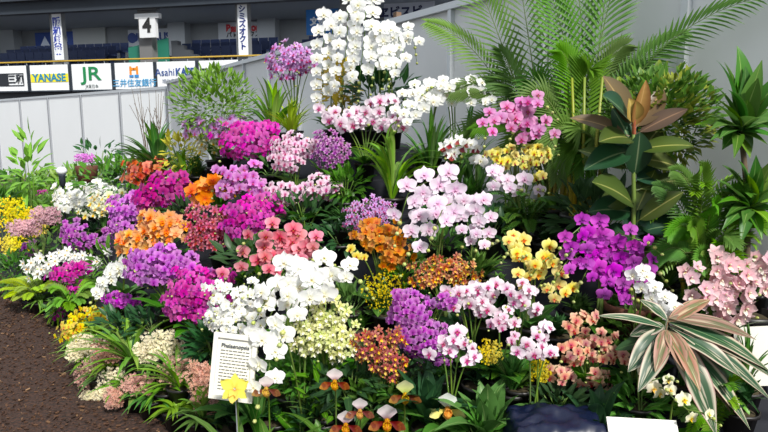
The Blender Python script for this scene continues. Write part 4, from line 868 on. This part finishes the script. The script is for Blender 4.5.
O('dendrobium_orchid', 'tiny purple clump at the left below the dusty pink heads', [(28, 250, 7, 7)], 'purple', 6, h=.32, leaf='bush', spikes=1)
O('lily', 'white starry lilies in a long band on the left', [(45, 264, 22, 9), (88, 262, 20, 10), (70, 256, 12, 6), (34, 272, 8, 6)], 'star', 10, h=.34, leaf='lance', spikes=4, cat='lily')
O('moth_orchid', 'small magenta clusters below the white starry lilies', [(66, 274, 16, 9), (82, 268, 12, 6), (76, 290, 9, 5)], 'magenta', 6.5, h=.28, leaf='bush')
A_('moth_orchid', 'white moth orchid spray seen from the side, leaning over the left slope', [[(126, 262), (116, 266), (106, 276), (97, 290)], [(120, 270), (110, 280), (100, 294)]], 'white', 15, d=3.6, pitch=.3, rank=.2, face=(-.6, -.8, .2))
O('moth_orchid', 'violet moth orchid cascade, broad left part', [(165, 262, 36, 14), (150, 274, 22, 10), (188, 270, 18, 12), (140, 262, 12, 8)], 'violet', 9.5, h=.4, leaf='phal', spikes=5, dens=1.1)
O('moth_orchid', 'vivid purple magenta cascade on the right of the violet one', [(198, 290, 30, 18), (182, 302, 18, 12), (208, 312, 20, 12), (178, 316, 8, 6)], 'magenta', 9, h=.4, leaf='phal', spikes=5, dens=1.15)
O('moth_orchid', 'low purple patch right under the side-on white spray', [(118, 300, 16, 6), (130, 304, 8, 4)], 'hotpurple', 7, h=.26, leaf='bush')
O('viola', 'small magenta blooms at the bark edge on the left', [(60, 315, 9, 5)], 'magenta', 6, h=.22, leaf='bush', cat='flowering plant')
O('oncidium_orchid', 'bright yellow blooms spilling to the bark edge on the left', [(74, 326, 12, 10), (94, 314, 18, 7), (70, 338, 10, 5)], 'yellowmini', 6.5, h=.22, leaf='bush', lm='green', jitter=.6)
for i, (nm, lb, hs, pm, n_) in enumerate([('heath', 'cream heath sprays low at the left beside the bark', [(88, 345, 14, 10), (100, 360, 12, 12), (76, 352, 8, 9)], 'heath', 260), ('heath', 'dusty pink heath sprays in front of the cream ones', [(110, 352, 16, 12), (90, 375, 12, 14)], 'heathpink', 260),
        ('heath', 'cream heath sprays hanging lowest over the bark', [(118, 380, 16, 12), (108, 395, 10, 10), (92, 398, 10, 7)], 'heath', 240), ('heath', 'cream heath sprays under the purple cascade', [(165, 345, 22, 14), (150, 352, 14, 10)], 'heath', 260),
        ('heath', 'reddish pink heath sprays at the middle of the low border', [(140, 385, 16, 10), (114, 398, 8, 10), (180, 372, 18, 16)], 'heathpink', 280), ('heath', 'pink heath sprays left of the notice', [(200, 378, 12, 16), (205, 400, 12, 10), (208, 418, 14, 8)], 'heathpink', 240)]):
    spray(nm, lb, [(x_, y_, rx_*1.25, ry_*1.2) for x_, y_, rx_, ry_ in hs], pm, n_*2, .019, h=.17, leaf='lance', lm='bright', lscale=.9, k=5)
# centre front
O('moth_orchid', 'small white moth orchid mass with green buds behind the notice', [(228, 304, 18, 13), (240, 322, 24, 15), (252, 296, 16, 11), (216, 318, 9, 10), (222, 290, 12, 6)], 'whitemini', 10.5, h=.42, d=2.62, leaf='phal', spikes=5, buds=3)
A_('moth_orchid', 'large white moth orchid cascading beside the notice', [[(312, 268), (296, 276), (284, 292), (272, 312), (264, 330)], [(322, 284), (304, 290), (292, 304), (286, 322), 2.38], [(276, 330), (268, 350), (270, 366), (264, 384), 2.34], [(300, 262), (286, 272), (272, 290)]], 'white', 25, d=2.45, pitch=.42)
A_('moth_orchid', 'white moth orchid with six broad blooms right of the great cascade', [[(324, 264), (334, 266), (346, 270), (354, 276)], [(330, 280), (334, 286)]], 'white', 21, d=2.6, pitch=.5)
O('dendrobium_orchid', 'creamy lime orchid mass right of the white cascade', [(328, 312, 20, 14), (318, 334, 24, 16), (338, 340, 22, 18), (308, 348, 10, 8)], 'limecream', 10.5, d=2.45, leaf='bush', lm='green', spikes=5, dens=1.15)
O('dendrobium_orchid', 'brick red orchid cluster right of the creamy lime mass', [(372, 345, 18, 14), (386, 360, 18, 12), (396, 336, 10, 8), (392, 374, 10, 7)], 'brick', 8.5, d=2.4, leaf='bush', lm='dark', spikes=4)
O('dendrobium_orchid', 'purple orchid mass at the lower centre', [(412, 312, 20, 16), (420, 336, 26, 18), (444, 300, 16, 8), (436, 354, 18, 12), (402, 298, 12, 8)], 'purple', 8.5, d=2.45, leaf='bush', lm='dark', spikes=5, dens=1.1)
O('dendrobium_orchid', 'rusty orange small orchid cluster above the purple mass', [(444, 270, 24, 9), (426, 280, 14, 8), (462, 276, 14, 8), (448, 262, 14, 5)], 'rust', 8, d=2.6, leaf='bush', lm='dark', spikes=4)
O('moth_orchid', 'white and pink moth orchid right of the purple mass, upper spray', [(470, 296, 22, 10), (486, 288, 10, 12), (456, 304, 10, 7), (488, 308, 10, 8)], 'whitepink', 13.5, d=2.45, leaf='phal', dens=.95, depth=.5, outw=.45)
O('moth_orchid', 'white and pink moth orchid hanging low before the purple mass', [(456, 338, 16, 12), (440, 350, 10, 8), (466, 356, 9, 7)], 'whitepink', 15, d=2.25, leaf='phal', dens=.95, depth=.5, spikes=2, outw=.45)
O('moth_orchid', 'white and magenta moth orchid with blooms below the yellow one', [(522, 292, 15, 9), (530, 306, 10, 8), (508, 318, 8, 8)], 'whitepink', 13, d=2.4, leaf='phal', dens=.95, depth=.5, spikes=2, outw=.45)
O('moth_orchid', 'pale plum-lipped moth orchid at the left of the apricot spray', [(527, 350, 12, 10), (542, 336, 8, 14), (548, 354, 7, 6)], 'whitepink', 14, d=2.2, leaf='phal', dens=.95, depth=.5, spikes=2, outw=.45)
O('moth_orchid', 'plum and white blooms between purple mass and apricot spray', [(500, 322, 8, 10), (512, 340, 6, 6)], 'palepink', 11, d=2.35, leaf='phal', dens=.9, spikes=1)
A_('moth_orchid', 'soft yellow moth orchid in four clumps left of the purple one', [[(524, 246), (512, 240), (502, 240)], [(518, 250), (510, 252)], [(545, 250), (552, 254), (540, 264)], [(536, 268), (524, 272), (516, 284)], [(556, 276), (566, 284), (560, 296), (552, 288)], [(542, 262), (530, 256)]], 'yellowphal', 16, d=2.5, pitch=.45)
spray('oncidium_orchid', 'golden brown oncidium spray low behind the plum-lipped blooms', [(490, 352, 14, 14), (540, 370, 12, 14)], 'oncyellow', 260, .012, d=2.3, cat='orchid', leaf='strap')
A_('moth_orchid', 'vivid purple moth orchid in a wide double spray right of the yellow one', [[(600, 228), (584, 224), (570, 236)], [(606, 240), (618, 232), (632, 238), (640, 240)], [(600, 246), (584, 250), (570, 258), (562, 268)], [(604, 252), (592, 262), (584, 276)], [(614, 250), (630, 252), (646, 262), (654, 268)], [(612, 262), (624, 272), (628, 282)], [(606, 270), (602, 284), (612, 294), (630, 298)], [(630, 262), (640, 276), (644, 282)], [(594, 236), (576, 246)]], 'hotpurple', 18, d=2.5, pitch=.45)
O('moth_orchid', 'apricot pink moth orchid in a long low spray left of the striped plant', [(580, 324, 18, 9), (596, 340, 18, 9), (575, 352, 16, 11), (604, 354, 15, 8), (562, 374, 14, 10), (595, 378, 16, 9), (612, 392, 10, 6), (620, 358, 10, 6)], 'apricot', 11, d=2.3, leaf='phal', spikes=3, dens=.9)
A_('moth_orchid', 'white moth orchid spike hanging down over the striped leaves', [[(636, 272), (644, 284), (654, 294), (668, 308), (682, 326)], [(648, 292), (662, 300), (676, 318)]], 'white', 15, d=2.3, pitch=.36, face=(-.5, -.8, .2))
O('cymbidium_orchid', 'soft pink cymbidium with dense upright spikes at the right', [(735, 300, 16, 22), (722, 268, 15, 14), (740, 272, 14, 14), (712, 296, 13, 14)], 'cymb', 17, d=2.35, leaf='strap', nleaf=14, spikes=2, dens=1.15, depth=.6)
O('cymbidium_orchid', 'pale pink cymbidium buds and blooms left of the dense pink spikes', [(692, 274, 9, 8), (700, 294, 9, 10)], 'cymb', 15, d=2.3, leaf='strap', spikes=1, nleaf=8)
O('cymbidium_orchid', 'pink cymbidium spike cut by the right edge', [(762, 262, 9, 12), (768, 280, 8, 10)], 'cymb', 15, d=2.55, leaf='strap', spikes=1, nleaf=8)
O('dendrobium_orchid', 'violet blooms at the very right edge below the cymbidiums', [(766, 296, 6, 12)], 'hotpurple', 9, d=2.6, leaf=None, spikes=1)
A_('moth_orchid', 'cream yellow moth orchid under the striped leaves, upper blooms', [[(640, 376), (648, 382), (660, 378)], [(650, 386), (662, 388)]], 'creamphal', 17, d=2.15, pitch=.5)
A_('moth_orchid', 'cream yellow moth orchid lowest at the right by the blank card', [[(678, 402), (688, 410), (700, 412)]], 'creamphal', 17, d=2.05, pitch=.5)
# slipper orchids and cattleya at the front
def slipper(px, py, size, var, label, d=2.25, name='slipper_orchid', yaw=0, cat='orchid'):
    c = P(px, py, d); base = V((c.x, c.y+.02, max(0, min(T(c.x, c.y+.02), c.z-.2)))); r = thing(name, label, cat, base); pot(r, base, .05, .09); H = c.z-base.z
    m = MB(); strap_clump(m, (0, 0, .09), 7, H*.75, .035, el=(20, 60), droop=.35); m.build('foliage', MATS['green'], r)
    m = MB(); m.tube([V((0, 0, .09)), V((0, .01, H*.6)), V((0, .0, H)), V((0, -.02, H))], .0035, 5); m.build('flower_stalk', M_stem, r)
    place(R.choice(VAR[var]), 'blossom', r, V((0, -.025, H)), V((yaw, -1, .22)), size*(1.08 if name[0] == 'c' else 1.3)*d/FPX)
for a in [(335, 381, 25, 'paph', 'maroon slipper orchid nearest the lime tuft'), (267, 388, 24, 'paph', 'amber and maroon slipper orchid overlapping the lower right of the notice'), (346, 424, 27, 'paph', 'white-hooded slipper orchid cut by the bottom edge'), (360, 410, 24, 'paph', 'maroon slipper orchid second from the left in the front group'),
          (387, 420, 31, 'paph', 'largest slipper orchid, maroon with a white hood, at the bottom centre'), (405, 394, 27, 'paphgreen', 'green-hooded slipper orchid raised above the others'), (447, 408, 30, 'paphyellow', 'yellow slipper orchid with a white hood')]: slipper(*a)
slipper(235, 388, 30, 'catyellow', 'bright yellow cattleya bloom in front of the notice', 2.2, 'cattleya_orchid')
# small things by the far fence
b = P(87, 174, 5.9); r = thing('flower_basket', 'small dark brown hanging basket under the pink umbel', 'basket', (b.x, b.y, T(b.x, b.y)))
hz = b.z-T(b.x, b.y); m = MB(); m.lathe((0, 0, hz-.08), [(.001, 0), (.08, 0), (.1, .12), (.105, .16), (.095, .16), (.001, .15)], 12); m.build('basket_bowl', M_terra, r); m = MB(); m.tube([V((0, 0, 0)), V((0, 0, hz-.08))], .015, 6); m.build('stand', M_bark, r)
b = P(62, 176, 5.8); t0 = T(b.x, b.y); r = thing('glass_lantern', 'small frosted glass lantern on a dark stand before the fence', 'lantern', (b.x, b.y, t0)); hz = b.z-t0
m = MB(); m.blob((0, 0, hz+.05), .05, 0, 12, 8, sz=.8); m.build('globe', simple('frosted_glass', '#e8ecf0', .3), r); m = MB(); m.lathe((0, 0, hz-.1), [(.001, 0), (.03, 0), (.03, .1), (.04, .12), (.001, .12)], 8); m.tube([V((0, 0, 0)), V((0, 0, hz-.1))], .012, 6); m.build('stand', M_fascia, r)
# low leafy plants between the orchid pots
ANCH = [(320, 85, 'tall white cascades'), (365, 118, 'magenta-lipped white bank'), (205, 130, 'pale lilac heads'), (250, 142, 'upper rich magenta cluster'), (295, 150, 'pale pink speckled mass'), (332, 152, 'dark mauve dendrobium'), (242, 180, 'violet pink cluster'), (203, 192, 'bright orange cattleya'), (302, 192, 'twin pale pink clumps'),
 (145, 170, 'salmon red cluster'), (165, 192, 'deep fuchsia cluster'), (128, 215, 'soft violet mass'), (152, 232, 'peach orange mass'), (213, 226, 'rosy crimson mass'), (252, 216, 'vivid magenta middle cluster'), (275, 248, 'coral pink moth orchid'), (90, 200, 'white mound on the left'), (85, 238, 'small purple patches on the left'), (20, 222, 'golden plumes'), (40, 222, 'dusty pink heads'),
 (65, 264, 'white starry lilies'), (107, 280, 'side-on white spray'), (165, 268, 'violet cascade'), (198, 300, 'purple magenta cascade'), (118, 302, 'low purple patch'), (82, 322, 'spilling yellow blooms'), (95, 350, 'first cream heath sprays'), (165, 348, 'cream heath under the cascade'), (105, 392, 'lowest heath sprays'), (145, 388, 'reddish heath sprays'), (200, 385, 'pink heath by the notice'),
 (235, 315, 'small white mass behind the notice'), (290, 300, 'great white cascade'), (335, 270, 'six broad white blooms'), (325, 330, 'creamy lime mass'), (385, 352, 'brick red cluster'), (420, 325, 'lower purple mass'), (444, 272, 'rusty orange cluster'), (385, 240, 'orange moth orchid'), (385, 290, 'airy yellow-green spray'), (368, 214, 'dusty lilac head'), (392, 165, 'large strap-leaved clump'),
 (430, 210, 'big blush arches'), (473, 220, 'drooping blush orchid'), (460, 148, 'wine-centred pansy orchid'), (470, 296, 'white and pink upper spray'), (455, 342, 'white and pink low spray'), (524, 300, 'white and magenta orchid'), (540, 262, 'soft yellow moth orchid'), (605, 260, 'vivid purple double spray'), (590, 355, 'apricot spray'), (535, 346, 'plum-lipped orchid'), (660, 300, 'hanging white spike'),
 (720, 290, 'dense pink cymbidium'), (680, 360, 'striped foliage plant'), (385, 412, 'largest slipper orchid'), (335, 382, 'leftmost raised slipper orchid'), (447, 408, 'yellow slipper orchid'), (405, 394, 'green-hooded slipper orchid'), (556, 424, 'blue satin cloth'), (234, 367, 'framed notice'), (267, 388, 'amber slipper orchid'), (62, 172, 'glass lantern'), (87, 160, 'pink umbel'), (27, 170, 'tall upright pale stem'), (125, 168, 'dark strap clump by the fence'), (644, 426, 'blank front card')]
USED = set()
def near_label(x, y, what):
    for q in sorted(ANCH, key=lambda q: (q[0]-x)**2+(q[1]-y)**2):
        dx, dy = x-q[0], y-q[1]; rel = ('to the right of' if dx > 0 else 'to the left of') if abs(dx) > abs(dy) else ('just below' if dy > 0 else 'just behind')
        s = '%s %s the %s' % (what, rel, q[2])
        if s not in USED: USED.add(s); return s
for gx, gy in [(330, 175), (270, 165), (195, 160), (345, 205), (340, 235), (320, 285), (440, 240), (455, 265), (410, 275), (480, 255), (490, 225), (500, 280), (350, 300), (360, 320), (250, 280), (165, 245), (110, 255), (95, 225), (60, 240), (120, 320), (150, 320), (400, 385), (440, 370), (480, 375), (520, 380), (560, 320), (560, 400), (640, 330), (620, 300), (670, 260), (690, 300), (300, 350), (290, 370), (215, 330), (260, 200), (190, 210), (225, 210), (470, 180), (420, 160), (450, 200), (550, 230), (580, 300), (500, 360), (640, 400), (375, 400), (275, 410), (320, 420), (440, 425), (480, 430)]:
    kd, lf = R.choice(['bush', 'lance', 'lance']), R.choice(['green', 'green', 'dark'])
    G('leafy_plant', near_label(gx, gy+6, 'low %s %s plant' % ('dark green' if lf == 'dark' else 'green', 'small-leaved' if kd == 'bush' else 'lance-leaved')), gx, gy+6, 14, kd, lf, h=.2, n=70, L=.09, w=.03, wpx=24, group='leafy fillers between the orchids')
for gx, gy in [(78, 362), (88, 385), (100, 402), (125, 412), (150, 412), (175, 418), (60, 345), (200, 425), (150, 372), (110, 372), (135, 398), (165, 395), (95, 335), (40, 325)]:
    G('leafy_plant', near_label(gx, gy, 'lance-leaved plant by the bark,'), gx, gy, 13, 'lance', R.choice(['bright', 'green', 'bright']), h=.12, n=34, w=.026, wpx=22, group='lance-leaved plants along the bark edge')
for gx, gy, dd in [(8, 200, 6.6), (50, 196, 6.8), (105, 182, 6.8), (135, 172, 6.8), (28, 206, 6.3), (75, 186, 7.2), (10, 188, 8), (34, 186, 8.3), (58, 184, 8.3), (84, 180, 8.3), (0, 206, 6.2)]:
    G('leafy_plant', near_label(gx, gy, 'leafy greenery by the fence,'), gx, gy, 14, 'bush', R.choice(['green', 'bright']), d=dd, n=170, L=.12, w=.045, wpx=26, group='greenery before the fence at the back left')
b = P(152, 130, 5.6); t0 = T(b.x, b.y); r = thing('bare_twigs', 'bundle of thin bare twigs standing above the dark strap clump before the fence', 'twigs', (b.x, b.y, t0))
for i in range(9):
    m = MB(); x = R.uniform(-.16, .16); h_ = P(152, R.uniform(86, 108), 5.6).z-t0; m.tube([V((x*.2, 0, 0)), V((x*.6, R.uniform(-.05, .05), h_*.55)), V((x, R.uniform(-.08, .08), h_))], [.006, .005, .002], 4); m.tube([V((x*.7, 0, h_*.65)), V((x*.7+R.uniform(-.1, .1), 0, h_*.85))], .0025, 3); m.build('twig', M_bark, r)
print('blossoms', COUNT[0], 'objects', len(bpy.data.objects))
